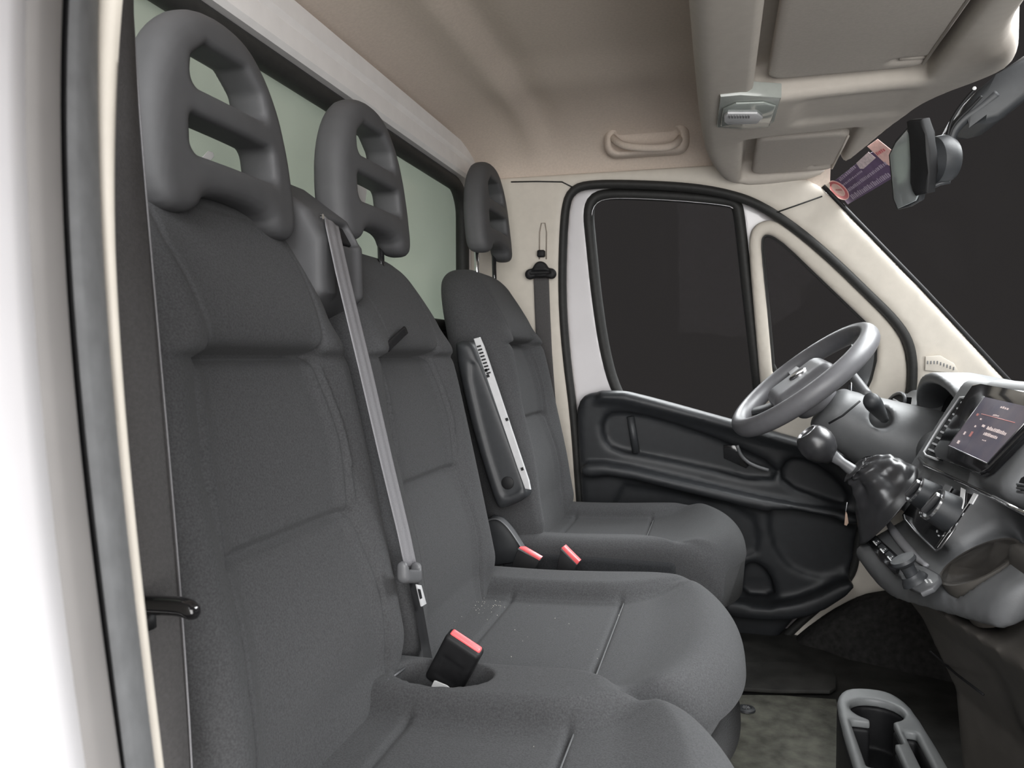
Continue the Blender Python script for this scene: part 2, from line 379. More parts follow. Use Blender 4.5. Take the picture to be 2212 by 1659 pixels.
# cargo box behind the bulkhead (closed, pale)
cw = box('wall_cargo', (-1.62, 1.4, 0.9), (0.03, 2.4, 1.8), MT['rail'], bev=0.003); st(cw, 'pale cargo box wall behind the bulkhead')
# driver's side wall: body side with door aperture --------------------------
AP = [(1300, 1480), (1262, 1180), (1252, 1075), (1240, 900), (1222, 760), (1214, 640), (1216, 520), (1222, 440), (1236, 411), (1265, 399), (1340, 397), (1480, 403), (1570, 417), (1640, 441), (1720, 494), (1800, 562), (1870, 630), (1932, 690), (1963, 735), (1973, 790), (1968, 860), (1940, 960), (1900, 1050), (1858, 1130), (1850, 1190), (1840, 1245), (1780, 1300), (1700, 1368), (1650, 1440), (1560, 1520)]
APxz = chaikin(PX(AP), 1)
OUT = [(-0.78, -0.03), (-0.78, 1.428), (0.06, 1.428), (0.20, 1.395)] + PX([(1772, 404), (1850, 484), (1990, 628), (2120, 768), (2300, 960)]) + [(1.12, 0.40), (1.12, -0.03)]
WS_EDGE = PX([(1772, 404), (1850, 484), (1990, 628), (2120, 768), (2300, 960)])
def fq(Y, Z): return Y + FSL * (Z - FZ0) - FY0
def side(X, Y, Z):
    d = smax(poly2(X, Z, OUT), -poly2(X, Z, APxz), 0.012)
    q = fq(Y, Z)
    return smax(d, np.abs(q - 0.02) - 0.045, 0.022)
sw = sdf('wall_left', side, (-0.80, 2.28, -0.04), (1.14, 2.62, 1.46), 0.0095, MT['cream']); st(sw, "cream body side trim and pillars around the driver's door")
# joint between headliner and pillar trims, and the pillar's bright edge bead
pth = [P(u, v, q=-0.027) for u, v in ((1104, 393), (1160, 392), (1214, 393), (1238, 405))]
tube('trim_joint', pth, 0.0022, MT['rubber'], sw, n=6)
pth = [P(u, v, q=-0.028) for u, v in ((1668, 462), (1720, 444), (1776, 424))]
tube('trim_joint', pth, 0.0022, MT['rubber'], sw, n=6)
# door seal around the aperture
ap3 = resample(chaikin([P(u, v, q=-0.014) for u, v in AP], 2), 260, True)
sl = tube('door_seal', ap3, 0.0135, MT['rubber'], sw, n=10, closed=True, up=(0, 1, 0), flat=1.3)
sl['label'] = "black rubber seal around the driver's door opening"
# belt guide slot on the B pillar
pth = [P(u, v, q=-0.028) for u, v in ((1165, 560), (1166, 482), (1181, 482), (1180, 560))]
tube('height_slot', chaikin(pth, 1, False), 0.0018, mat('slot_edge', (0.30, 0.26, 0.22), 0.6, var=0.05), sw, n=6)
# beige speaker grille on the pillar foot near the dashboard
gp = [P(u, v, q=-0.034) for u, v in ((1997, 800), (1998, 770), (2030, 768), (2060, 785), (2072, 808))]
slab('defrost_grille', gp, (0, -1, 0), 0.006, MT['cream'], sw, bev=0.002)
for k in range(9):
    c = P(2004 + k * 7, 783 + max(0, k - 3) * 2.6, q=-0.041); box('grille_slot', c, (0.0028, 0.003, 0.009), MT['sealgrey'], sw, bev=0)
# ================================================================== DRIVER'S DOOR (door_1)
door = thing('door_1', (0.1, 2.5, 0.1), "driver's door with white painted frame and dark trim panel", 'door', kind='structure')
WIN = [(1370, 905), (1330, 845), (1306, 760), (1288, 640), (1276, 520), (1270, 460), (1278, 432), (1300, 420), (1360, 419), (1480, 425), (1570, 434), (1592, 440), (1598, 470), (1614, 620), (1632, 780), (1648, 920), (1660, 1000), (1500, 960)]
QTR = [(1672, 840), (1660, 700), (1648, 580), (1643, 520), (1650, 506), (1668, 507), (1700, 530), (1760, 588), (1830, 655), (1885, 708), (1900, 760), (1880, 840), (1850, 870)]
WINxz = chaikin(PX(WIN, 0.03), 1); QTRxz = chaikin(PX(QTR, 0.02), 1)
DOORO = [(1302, 1460), (1268, 1180), (1258, 1075), (1246, 900), (1228, 760), (1220, 640), (1222, 520), (1228, 446), (1240, 418), (1268, 405), (1340, 403), (1480, 409), (1568, 423), (1636, 447), (1716, 500), (1796, 568), (1866, 636), (1926, 696), (1956, 738), (1966, 790), (1960, 860), (1932, 960), (1890, 1050), (1850, 1130), (1842, 1190), (1832, 1240), (1775, 1292), (1690, 1362), (1640, 1436), (1560, 1500)]
DOxz = chaikin(PX(DOORO, 0.03), 1)
def dfr(X, Y, Z):
    d = smax(poly2(X, Z, DOxz), -poly2(X, Z, WINxz), 0.02)
    d = smax(d, -(poly2(X, Z, QTRxz) - 0.012), 0.01)
    return smax(d, np.abs(fq(Y, Z) - 0.055) - 0.028, 0.016)
sdf('door_frame', dfr, (-0.55, 2.36, 0.0), (0.75, 2.66, 1.45), 0.008, MT['paint'], door)
wl3 = [P(u, v, q=0.035) for u, v in WIN]
tube('window_seal', resample(chaikin(wl3, 2), 160, True), 0.0175, MT['rubber'], door, n=10, closed=True, up=(0, 1, 0), flat=1.2)
tube('window_seal_bead', resample(chaikin([P(u + (6 if u < 1450 else -4), v + (9 if v < 500 else 0), q=0.022) for u, v in WIN], 2), 160, True), 0.0016, MT['steel'], door, n=6, closed=True, up=(0, 1, 0))
# glass panes
def pane(name, pts, q, parent, m):
    p3 = [P(u, v, q=q) for u, v in pts]; return slab(name, p3, (0, 1, FSL), 0.004, m, parent, bev=0)
pane('window_pane', WIN, 0.05, door, MT['glass']); pane('quarter_pane', QTR, 0.045, door, MT['glass'])
# beige quarter-light trim: frame with triangular hole
QO = [(1655, 960), (1640, 800), (1626, 640), (1618, 540), (1620, 500), (1640, 478), (1672, 474), (1710, 492), (1800, 572), (1870, 640), (1926, 700), (1952, 742), (1962, 800), (1955, 870), (1930, 970), (1800, 1010)]
QOxz = chaikin(PX(QO, 0.0), 1); QHxz = chaikin(PX(QTR, 0.005), 1)
def qtr(X, Y, Z):
    d = smax(poly2(X, Z, QOxz), -poly2(X, Z, QHxz), 0.012)
    return smax(d, np.abs(fq(Y, Z) - 0.012) - 0.022, 0.016)
sdf('quarter_trim', qtr, (-0.05, 2.34, 0.55), (0.75, 2.54, 1.40), 0.0065, MT['cream'], door)
tube('quarter_seal', resample(chaikin([P(u, v, q=0.018) for u, v in QTR], 2), 120, True), 0.0085, MT['rubber'], door, n=8, closed=True, up=(0, 1, 0))
# dark trim panel
PAN = [(1290, 1440), (1268, 1250), (1256, 1075), (1248, 960), (1246, 890), (1256, 858), (1282, 846), (1350, 848), (1420, 864), (1590, 912), (1700, 944), (1850, 985), (1890, 1010), (1870, 1090), (1848, 1150), (1840, 1225), (1806, 1268), (1725, 1322), (1672, 1385), (1600, 1450)]
PANxz = chaikin(PX(PAN, -0.02), 1)
REC1 = chaikin(PX([(1303, 905), (1305, 946), (1326, 970), (1400, 984), (1480, 1000), (1660, 1042), (1684, 1008), (1560, 950), (1420, 902), (1330, 886)], -0.03), 1)
REC3 = chaikin(PX([(1690, 1000), (1690, 1045), (1800, 1085), (1830, 1090), (1830, 1060), (1780, 1010), (1720, 985)], -0.03), 1)
ARM = chaikin(PX([(1256, 1000), (1320, 998), (1500, 1040), (1700, 1085), (1850, 1105), (1850, 1135), (1700, 1112), (1500, 1065), (1330, 1022), (1262, 1030)], -0.06), 1)
LOWR = chaikin(PX([(1330, 1045), (1420, 1058), (1620, 1095), (1640, 1180), (1600, 1200), (1340, 1200)], -0.03), 1)
LOWR2 = chaikin(PX([(1668, 1085), (1840, 1120), (1836, 1210), (1790, 1245), (1720, 1230), (1680, 1190), (1664, 1130)], -0.03), 1)
SPK = chaikin(PX([(1600, 1288), (1604, 1230), (1622, 1212), (1648, 1222), (1668, 1250), (1676, 1292)], -0.03), 1)
POCK = chaikin(PX([(1560, 1286), (1610, 1290), (1680, 1296), (1740, 1284), (1830, 1240), (1842, 1262), (1760, 1316), (1680, 1330), (1560, 1320)], -0.05), 1)
TOPB = PX([(1296, 848), (1350, 847), (1590, 912), (1900, 1000), (1900, 1022), (1590, 936), (1420, 890), (1340, 872), (1290, 868)], -0.05)
def dpan(X, Y, Z):
    q = fq(Y, Z); d2 = poly2(X, Z, PANxz)
    d = smax(d2, np.abs(q + 0.012) - 0.036, 0.03)
    d = smin(d, smax(poly2(X, Z, TOPB), np.abs(q + 0.035) - 0.035, 0.03), 0.02)
    d = smin(d, smax(poly2(X, Z, ARM), np.abs(q + 0.05) - 0.06, 0.02), 0.015)
    d = smin(d, smax(poly2(X, Z, POCK), np.abs(q + 0.05) - 0.07, 0.02), 0.02)
    for rc, dep in ((REC1, 0.024), (REC3, 0.03), (LOWR, 0.008), (LOWR2, 0.008), (SPK, 0.05)):
        d = smax(d, -smax(poly2(X, Z, rc), q + 0.046 - dep, 0.012), 0.024)
    return d
pn = sdf('trim_panel', dpan, (-0.55, 2.30, 0.0), (0.62, 2.60, 0.90), 0.0075, MT['plastic2'], door); pn['label'] = 'dark textured plastic door trim panel with recesses'
# recess rib and inner door release
c = [P(u, v, q=-0.035) for u, v in ((1362, 900), (1374, 977))]; tube('recess_rib', c, 0.012, MT['plastic'], door, n=8)
hd = [P(u, v, q=-0.052) for u, v in ((1592, 962), (1600, 985), (1622, 1004), (1660, 1016))]
tube('door_release', resample(chaikin(hd, 2, False), 16), 0.0055, MT['grey'], door, n=8)
slab('release_plate', [P(u, v, q=-0.035) for u, v in ((1563, 962), (1590, 962), (1596, 985), (1618, 1006), (1612, 1012), (1564, 990))], (0, 1, 0), 0.02, MT['gloss'], door, bev=0.003)
# pale sill strip and carpeted arch in front of the door
KICK = [(1655, 1446), (1690, 1408), (1730, 1368), (1790, 1325), (1850, 1292), (1890, 1280), (2050, 1270), (2050, 1480), (1900, 1520), (1700, 1470)]
KXZ = chaikin(PX(KICK, -0.05), 1)
def kick(X, Y, Z):
    d = smax(poly2(X, Z, KXZ), np.abs(fq(Y, Z) + 0.06) - 0.06, 0.05)
    a = scap(X, Y, Z, (0.42, 2.44, -0.02), (0.85, 2.40, 0.10), 0.10, 0.24)
    return smin(d, a, 0.06)
kk = sdf('trim_3', kick, (0.10, 2.10, -0.05), (1.02, 2.56, 0.45), 0.012, MT['carpet']); st(kk, "dark carpeted wheel arch in the driver's footwell")
# exterior door mirror seen through the quarter light
mr = thing('door_mirror', (0.42, 2.72, 0.68), 'exterior door mirror just beyond the quarter window behind the steering wheel', 'mirror')
def mh(X, Y, Z): return smin(sbox(X, Y, Z, (0.475, 2.80, 0.83), (0.05, 0.09, 0.12), 0.04), scap(X, Y, Z, (0.46, 2.58, 0.70), (0.47, 2.75, 0.75), 0.03, 0.035), 0.04)
sdf('housing', mh, (0.40, 2.52, 0.64), (0.54, 2.92, 0.97), 0.011, MT['plastic'], mr)
box('mirror_glass', (0.424, 2.80, 0.83), (0.004, 0.15, 0.21), MT['mirror'], mr, bev=0.0015)
# windscreen -------------------------------------------------------------
we = np.array(WS_EDGE); tt = np.linspace(0, 1, 26); ss = np.linspace(-1, 1, 41)
G = np.zeros((len(tt), len(ss), 3))
for i, t in enumerate(tt):
    e = resample(we, 26)[i]; half = fy(e[1]) - 0.02 - 1.46
    for j, s in enumerate(ss):
        G[i, j] = (e[0] + 0.012 + 0.28 * (1 - abs(s) ** 2.2) , 1.46 + s * half, e[1] + 0.055 * (1 - s * s) * (1 - t))
ws = sheet('window_2', G, (0.004, 0, 0.004), MT['glass']); st(ws, 'large raked windscreen pane')
pth = [(x + 0.006, fy(z, -0.012), z) for x, z in resample(we, 30)]
tube('windscreen_seal', pth, 0.0065, MT['black'], ws, n=8)
# near B pillar seen in the open doorway ---------------------------------------
VV = np.array([-260.0, 0, 550, 1110, 1659, 1900])
def edge(us, Y):
    f = np.polyfit([0, 550, 1110, 1659], us, 3); vv = np.linspace(-120, 1800, 200)
    return np.array([P(np.polyval(f, v), v, Y=Y) for v in vv])
def strip(name, ea, eb, bulge, n, mat, th=(-0.03, 0.02, 0), ripple=0.0):
    s = np.linspace(0, 1, n); ba = np.cross(eb - ea, np.gradient(ea, axis=0)); ba /= np.linalg.norm(ba, axis=1)[:, None]
    ba = np.where((ba @ np.array([1.0, -1.0, 0]))[:, None] < 0, -ba, ba)
    rp = 1 + ripple * np.sin(np.arange(len(ea)) * math.pi * 0.8)[:, None, None]
    G = ea[:, None] * (1 - s)[None, :, None] + eb[:, None] * s[None, :, None] + ba[:, None] * (bulge * np.sqrt(np.clip(4 * s * (1 - s), 0, 1)))[None, :, None] * rp
    return sheet(name, G, th, mat)
E0 = edge([-420, -420, -380, -330], 0.20); E1 = edge([57, 66, 114, 185], 0.30); E2 = edge([135, 140, 189, 261], 0.335); E3 = edge([150, 154, 204, 271], 0.345)
E4 = edge([209, 221, 268, 333], 0.385); E5 = edge([265, 250, 285, 344], 0.392); E6 = E5.copy(); E6[:, 0] = -0.77; E6[:, 1] = 0.47
o = strip('wall_right', E0, E1, 0.004, 8, MT['paint']); st(o, 'overexposed white body pillar at the open doorway')
o = strip('trim_4', E1, E2, 0.003, 8, mat('grey_sill_trim', (0.27, 0.255, 0.248), 0.6, var=0.08, vscale=15)); st(o, 'warm grey pillar strip beside the white body pillar')
o = strip('trim_5', E2 + np.array([-0.008, 0.008, 0]), E3 + np.array([-0.008, 0.008, 0]), 0.0, 4, MT['black']); st(o, 'dark gap beside the doorway seal')
o = strip('trim_6', E3, E4 + (E3 - E4) * 0.06, 0.005, 14, MT['sealgrey'], ripple=0.02); st(o, 'grey ribbed rubber doorway seal')
o = strip('trim_7', E4, E5, 0.004, 8, MT['cream']); st(o, 'cream pillar lining next to the doorway seal')
o = strip('trim_8', E5, E6, 0.002, 6, MT['cream']); st(o, 'cream inner side of the near pillar')
# ================================================================== SEATS
def groove(d, w, dep): return -dep * np.exp(-(d / w) ** 2)
def insw(z):           # half width of the centre panel of a backrest
    return np.interp(z, [0.40, 0.52, 0.645, 0.75, 0.88, 1.0, 1.1], [0.165, 0.165, 0.145, 0.15, 0.125, 0.14, 0.13])
def xfront(z, x0=-0.47):
    return x0 - 0.13 * (z - 0.42) / 0.58
def rr_loop(hx, hy, r, n):
    """rounded rectangle, uniformly sampled; start in the middle of -x (back)"""
    r = min(r, hx * 0.98, hy * 0.98); pts = []
    for cx, cy, a0 in ((hx - r, hy - r, 0), (-hx + r, hy - r, 90), (-hx + r, -hy + r, 180), (hx - r, -hy + r, 270)):
        for a in np.linspace(a0, a0 + 90, 10): pts.append((cx + r * math.cos(math.radians(a)), cy + r * math.sin(math.radians(a))))
    return resample(np.array(pts), n, True)
def backrest(name, Yc, hw, zt, parent, m, x0=-0.47, zs1=0.872, zs2=0.645, zb=0.36, bol=0.030, ins=0.0, nloop=430, shoulder=0.17, low=0.0):
    zz = np.r_[np.arange(zb, zt - 0.045, 0.0045), zt - 0.045 + 0.045 * np.sin(np.linspace(0, 1, 18) * math.pi / 2)]
    L = []
    for z in zz:
        tau = np.clip((z - (zt - shoulder)) / shoulder, 0, 0.999)
        w = hw * (1.0 + 0.03 * math.sin(np.clip((z - zb) / 0.6, 0, 1) * math.pi)) - (hw - 0.085) * (1 - math.sqrt(1 - tau ** 2.2))
        tb = np.clip((z - (zt - 0.045)) / 0.045, 0, 0.9995)
        hd = 0.062 * (0.3 + 0.7 * math.sqrt(1 - tb ** 2)) * (0.86 + 0.14 * np.clip((zt - z) / 0.25, 0, 1))
        xc = xfront(z, x0) - 0.062 - 0.010 * sstep(zt - 0.2, zt, z)
        p = rr_loop(hd, w, min(0.055, hd * 0.97), nloop)
        x = p[:, 0]; y = p[:, 1]
        front = np.clip((x + 0.2 * hd) / (0.8 * hd), 0, 1)
        a = np.abs(y) - (insw(z) + ins)
        fade = sstep(zb, zb + 0.10, z)
        up = 1 - sstep(zs1 - 0.02, zs1 + 0.06, z)
        dx = bol * sstep(-0.03, 0.055, a) * up * fade                            # side bolsters
        dx = dx - 0.003 * (1 - sstep(-0.035, 0.0, a)) * up                       # recessed centre panel
        k = np.clip((z - zs1) / (zt - zs1), 0, 1)
        dx = dx + 0.036 * math.sin(k ** 0.45 * math.pi) * (1 - sstep(w - 0.09, w, np.abs(y)))       # padded top panel
        k2 = np.clip((z - zs2) / (zs1 - zs2), 0, 1); dx = dx + (0.010 * math.sin(k2 * math.pi) if 0 < k2 < 1 else 0) * (a < 0.01)
        k3 = np.clip((zs2 - z) / 0.22, 0, 1); dx = dx + (0.016 * math.sin(k3 * math.pi) if 0 < k3 < 1 else 0) * (1 - sstep(-0.02, 0.06, a))
        dx = dx + groove(a, 0.004, 0.005) * (0.45 if z > zs1 + 0.02 else 1)
        inn = 1 - sstep(-0.004, 0.012, a)
        dx = dx + inn * (groove(z - zs1, 0.009, 0.020) + groove(z - zs2, 0.006, 0.010))
        x = x + dx * front
        L.append(np.stack([xc + x, Yc + y, np.full_like(x, z)], 1))
    V, F = loft(np.array(L)); return obj(name, V, F, m, parent)
def cushion(name, y0, y1, parent, m, inserts, xf, lobe, xb=-0.56, zt=0.405, zbot=0.27, pocket=None, seams=(-0.405, -0.18), n=420, rise=0.030, R=0.085, mids=()):
    yc, hw = (y0 + y1) / 2, (y1 - y0) / 2
    xx = np.r_[np.arange(xb, xf - R, 0.0045), xf - R + R * np.sin(np.linspace(0, 1, 26) * math.pi / 2)]
    L = []
    for x in xx:
        tau = np.clip((x - (xf - R)) / R, 0, 0.9995); k = math.sqrt(1 - tau ** 2)
        top = zt - 0.075 * (1 - k) + 0.012 * sstep(-0.40, -0.05, x); bot = zbot + 0.012 * (1 - k)
        h = (top - bot) / 2; w = hw - 0.035 * (1 - math.sqrt(1 - np.clip((x - (xf - 0.16)) / 0.16, 0, 0.9995) ** 2.5))
        p = rr_loop(h, w, min(0.038, h * 0.95), n); zl = p[:, 0]; y = yc + p[:, 1]
        topw = np.clip((zl + 0.1 * h) / (0.8 * h), 0, 1)
        dz = np.zeros_like(y)
        ff = 1 - sstep(-0.12, xf - 0.03, x)
        for a, b in inserts:
            fl = 0.06 * sstep(-0.22, 0.0, x)
            d = np.maximum(a - fl - y, y - b - fl)                # <0 inside insert
            dz = np.minimum(dz, -rise * (1 - sstep(-0.030, 0.016, d)) * ff)
            dz = dz + groove(d + 0.012, 0.005, 0.006) * ff
            inn = 1 - sstep(-0.014, 0.0, d)
            for sx in seams: dz = dz + inn * groove(x - sx, 0.005, 0.006)
            if x > seams[-1]: dz = dz + inn * 0.010 * math.sin(np.clip((x - seams[-1]) / (xf - seams[-1]), 0, 1) * math.pi)
        for ym in mids: dz = dz - 0.034 * np.exp(-((y - ym) / 0.022) ** 2) * sstep(-0.14, 0.01, x)
        if pocket is not None:
            (px, py, rx, ry, dep) = pocket
            e = np.sqrt(((x - px) / rx) ** 2 + ((y - py) / ry) ** 2); dz = dz - dep * (1 - sstep(0.75, 1.05, e))
        z = (top + bot) / 2 + zl + (dz + rise) * topw - 0.008 * topw
        sh = np.zeros_like(y)
        for c, hwid in lobe: sh = np.maximum(sh, 1 - np.clip(np.abs(y - c) / hwid, 0, 1) ** 2.6)
        xo = x - 0.10 * (1 - sh) * sstep(-0.25, xf, x) - 0.030 * sstep(-0.12, xf, x) * np.clip((top - 0.03 - z) / 0.11, 0, 1)
        L.append(np.stack([xo, y, z], 1))
    V, F = loft(np.array(L)); return obj(name, V, F, m, parent)
def headrest_sdf(X, Y, Z):
    """local: y across, z up from the headrest foot, x forward"""
    out = chaikin([(-0.146, 0.0), (-0.085, -0.002), (-0.062, 0.032), (0.062, 0.032), (0.085, -0.002), (0.146, 0.0), (0.147, 0.09), (0.132, 0.162), (0.101, 0.222), (0.048, 0.263), (-0.048, 0.263), (-0.101, 0.222), (-0.132, 0.162), (-0.147, 0.09)], 2)
    up = [(-0.064, 0.166), (0.064, 0.166), (0.060, 0.184), (0.036, 0.203), (-0.036, 0.203), (-0.060, 0.184)]
    lo = [(-0.076, 0.084), (0.076, 0.084), (0.074, 0.108), (-0.074, 0.108)]
    d2 = poly2(Y, Z, out); h = np.minimum(poly2(Y, Z, up), poly2(Y, Z, lo)) - 0.012
    xc = -0.02 - 0.10 * (Z - 0.1) - 0.4 * (Y ** 2); th = 0.030 - 0.03 * np.maximum(Z - 0.17, 0)
    d = smax(d2, np.abs(X - xc) - th, 0.026)
    return smax(d, -h, 0.012)
HV, HF = nets(headrest_sdf, (-0.11, -0.155, -0.01), (0.05, 0.155, 0.285), 0.0042)
def headrest(Yc, z0, parent, x=-0.600, post=0.0):
    h = obj('headrest', HV + np.array([x, Yc, z0]), HF, MT['foam'], parent); h['label'] = 'ladder-shaped charcoal foam headrest with two openings'
    for s in (-1, 1):
        p0 = np.array([x - 0.035, Yc + s * 0.085, z0 + 0.04]); p1 = np.array([x - 0.030, Yc + s * 0.085, z0 - 0.09 - post])
        pp = tube('headrest_post', [p0, (p0 + p1) / 2, p1], 0.0065, MT['chrome' if s < 0 else 'gloss'], h, n=10, up=(1, 0, 0))
        lathe('post_sleeve', [(0.0, 0), (0.013, 0), (0.013, 0.012), (0.0, 0.012)], (x - 0.030, Yc + s * 0.085, z0 - 0.046 - post * 0.62), (0, 0, 1), MT['black'], h, n=14)
    return h
# ---- passenger bench -------------------------------------------------
bench = thing('passenger_bench_seat', (-0.25, 1.10, 0.0), 'charcoal fabric double passenger bench with two ladder headrests, nearest the door', 'car seat')
backrest('backrest', 0.862, 0.232, 1.098, bench, MT['fabric'])
backrest('backrest', 1.335, 0.243, 1.068, bench, MT['fabric'], ins=-0.012)
cushion('cushion', 0.600, 1.648, bench, MT['fabric'], [(0.66, 0.980), (1.105, 1.525)], 0.050, [(0.79, 0.29), (1.35, 0.31)], zt=0.380, zbot=0.25, rise=0.036, mids=(1.052,), pocket=(-0.385, 1.045, 0.075, 0.045, 0.06))
headrest(0.865, 1.036, bench); headrest(1.297, 1.066, bench, post=0.0)
box('bench_base', (-0.26, 1.10, 0.135), (0.50, 0.94, 0.27), MT['plastic'], bench, bev=0.02)
# belt tower between the two headrests
TW = [(-0.60, 0.93), (-0.560, 0.965), (-0.562, 1.045), (-0.588, 1.090), (-0.665, 1.146), (-0.71, 1.15), (-0.72, 0.93)]
def tower(X, Y, Z):
    d = smax(poly2(X, Z, TW), np.abs(Y - 1.092) - 0.074, 0.018)
    slot = sbox(X, Y, Z, (-0.580, 1.112, 1.066), (0.030, 0.042, 0.020), 0.006, [[0.87, 0, 0.5], [0, 1, 0], [-0.5, 0, 0.87]])
    chan = sbox(X, Y, Z, (-0.556, 1.105, 0.99), (0.012, 0.036, 0.075), 0.008)
    return smax(smax(d, -slot, 0.005), -chan, 0.012)
t = sdf('belt_tower', tower, (-0.73, 1.0, 0.92), (-0.54, 1.18, 1.16), 0.005, MT['foam'], bench); t['label'] = 'grey plastic belt outlet between the bench headrests'
box('outlet_liner', (-0.596, 1.112, 1.060), (0.02, 0.080, 0.034), MT['black'], t, rot=Matrix.Rotation(math.radians(-30), 3, 'Y'), bev=0.003)
# strap loop hanging on the middle backrest
sp = [P(u, v, X=-0.538) for u, v in ((836, 752), (845, 742), (856, 732), (866, 722), (876, 713))]
ribbon('pull_strap', resample(chaikin(sp, 1, False), 10), (0, 0.6, -0.6), 0.018, 0.006, MT['black'], bench)
# pale piece peeping out of the gap under the near backrest
tube('hinge_edge', [P(u, v, X=-0.452) for u, v in ((838, 1470), (875, 1443))], 0.0018, MT['grey'], bench, n=6)
# seam threads lying in the seams of the bench seats
for y0, y1, x, z in ((0.69, 0.965, -0.18, 0.3800), (1.125, 1.51, -0.18, 0.3800)):
    tube('cushion_seam', [(x + 0.004, y, z + 0.002) for y in np.linspace(y0, y1, 12)], 0.0012, MT['thread'], bench, n=6)
# ---- driver's seat ------------------------------------------------------
ds = thing('driver_seat', (-0.25, 2.07, 0.0), "charcoal fabric driver's seat with folded-up armrest, beyond the bench", 'car seat')
backrest('backrest', 2.075, 0.232, 1.105, ds, MT['fabric'], x0=-0.445, zs1=0.905, zs2=0.70, bol=0.045, shoulder=0.20)
cushion('cushion', 1.815, 2.335, ds, MT['fabric'], [(1.895, 2.255)], 0.075, [(2.075, 0.28)], zt=0.398, zbot=0.265, rise=0.038)
headrest(2.095, 1.150, ds, x=-0.605, post=0.05)
box('seat_base', (-0.24, 2.075, 0.15), (0.46, 0.44, 0.30), MT['plastic'], ds, bev=0.02)
tube('cushion_seam', [(-0.176, y, 0.3990) for y in np.linspace(1.925, 2.225, 12)], 0.0012, MT['thread'], ds, n=6)
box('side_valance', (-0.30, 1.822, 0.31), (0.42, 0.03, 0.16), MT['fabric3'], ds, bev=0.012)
# armrest folded up against the backrest
AX = 1.795
ar = [P(u, v, Y=AX) for u, v in ((985, 745), (1000, 736), (1022, 738), (1036, 760), (1146, 1055), (1142, 1075), (1088, 1098), (1076, 1090), (1050, 1010), (1015, 890))]
arxz = chaikin([(p[0], p[2]) for p in ar], 1)
inn = chaikin([(p[0], p[2]) for p in (P(u, v, Y=AX - 0.03) for u, v in ((1006, 778), (1040, 792), (1126, 1040), (1122, 1062), (1090, 1076), (1080, 1060), (1045, 950)))], 1)
def armr(X, Y, Z):
    d = smax(poly2(X, Z, arxz), np.abs(Y - AX - 0.005) - 0.035, 0.022)
    return smax(d, -smax(poly2(X, Z, inn), np.abs(Y - AX + 0.035) - 0.010, 0.006), 0.006)
arm = sdf('armrest', armr, (-0.62, AX - 0.04, 0.42), (-0.28, AX + 0.05, 0.92), 0.0045, MT['plastic'], ds); arm['label'] = 'dark plastic armrest folded up along the seat side'
p0 = [P(u, v, Y=AX - 0.032) for u, v in ((1022, 732), (1036, 728), (1044, 748), (1142, 1040), (1146, 1058), (1134, 1056), (1118, 1010), (1030, 752))]
slab('armrest_edge', p0, (0, 1, 0), 0.010, MT['silver'], arm, bev=0.002)['label'] = 'pale grey edge strip'
for k in range(9):
    c = P(1034.5 + k * 2.6, 748 + k * 7.2, Y=AX - 0.034); box('edge_slot', c, (0.010, 0.004, 0.0035), MT['black'], arm, rot=Matrix.Rotation(math.radians(-15), 3, 'Y'), bev=0)
for u, v in ((1050, 800), (1054, 812), (1095, 906), (1128, 1013)):
    box('edge_slot', P(u, v, Y=AX - 0.034), (0.006, 0.004, 0.007), MT['black'], arm, rot=Matrix.Rotation(math.radians(-20), 3, 'Y'), bev=0)
c = P(1097, 1043, Y=AX - 0.024)
lathe('pivot_cap', [(0.0, 0), (0.0155, 0), (0.0155, 0.003), (0.013, 0.0045), (0.0, 0.0045)], c, (0, -1, 0), MT['black'], arm, n=24)
# recliner side cover with pale rim and the red release tab
rc = [P(u, v, Y=1.80) for u, v in ((1040, 1130), (1062, 1115), (1085, 1122), (1110, 1150), (1130, 1190), (1120, 1215), (1060, 1225), (1036, 1215))]
slab('recliner_cover', rc, (0, 1, 0), 0.03, MT['plastic'], ds, bev=0.008)
ribbon('cover_rim', resample(chaikin([P(u, v, Y=1.795) for u, v in ((1052, 1124), (1075, 1116), (1096, 1132), (1116, 1160), (1132, 1186))], 2, False), 20), (0, 1, 0), 0.030, 0.004, MT['grey'], ds)
# black footing rods behind the cushion at the pillar
tube('recliner_cable', [P(u, v, Y=2.33) for u, v in ((1196, 1058), (1216, 1088))], 0.004, MT['chrome'], ds, n=8)
# ================================================================== SEAT BELTS
# belt of the middle seat
b2 = thing('seat_belt', (-0.5, 1.10, 0.36), 'grey belt hanging from the bench belt outlet down to the black buckle', 'seat belt')
cl = np.array([P(716, 478, X=-0.592), P(720, 500, X=-0.566), P(742, 600, X=-0.535), P(790, 800, X=-0.500), P(836, 1000, X=-0.478), P(872, 1150, X=-0.462), P(887, 1222, X=-0.455)])
ribbon('webbing', resample(cl, 60), (0, 1, -0.22), 0.050, 0.0022, MT['web'], b2, ribs=2)
cl = np.array([P(887, 1226, X=-0.455), P(902, 1300, X=-0.452), P(918, 1390, X=-0.445), P(930, 1452, X=-0.43), P(938, 1490, X=-0.42)])
ribbon('lower_webbing', resample(cl, 30), (0, 1, -0.16), 0.036, 0.0022, MT['black'], b2, ribs=1)
tg = P(885, 1236, X=-0.446)
def tongue(X, Y, Z):
    x, y, z = X - tg[0], Y - tg[1], Z - tg[2]; zz = z + 0.28 * y
    d = sbox(x, y, zz, (0, 0, 0), (0.010, 0.032, 0.017), 0.009)
    return smax(d, -sbox(x, y, zz, (0, 0, 0.014), (0.02, 0.023, 0.010), 0.004), 0.005)
sdf('belt_tongue', tongue, tg - 0.05, tg + 0.05, 0.0028, MT['grey'], b2)
tp = [P(u, v, X=-0.440) for u, v in ((897, 1262), (907, 1264), (918, 1304), (908, 1310))]
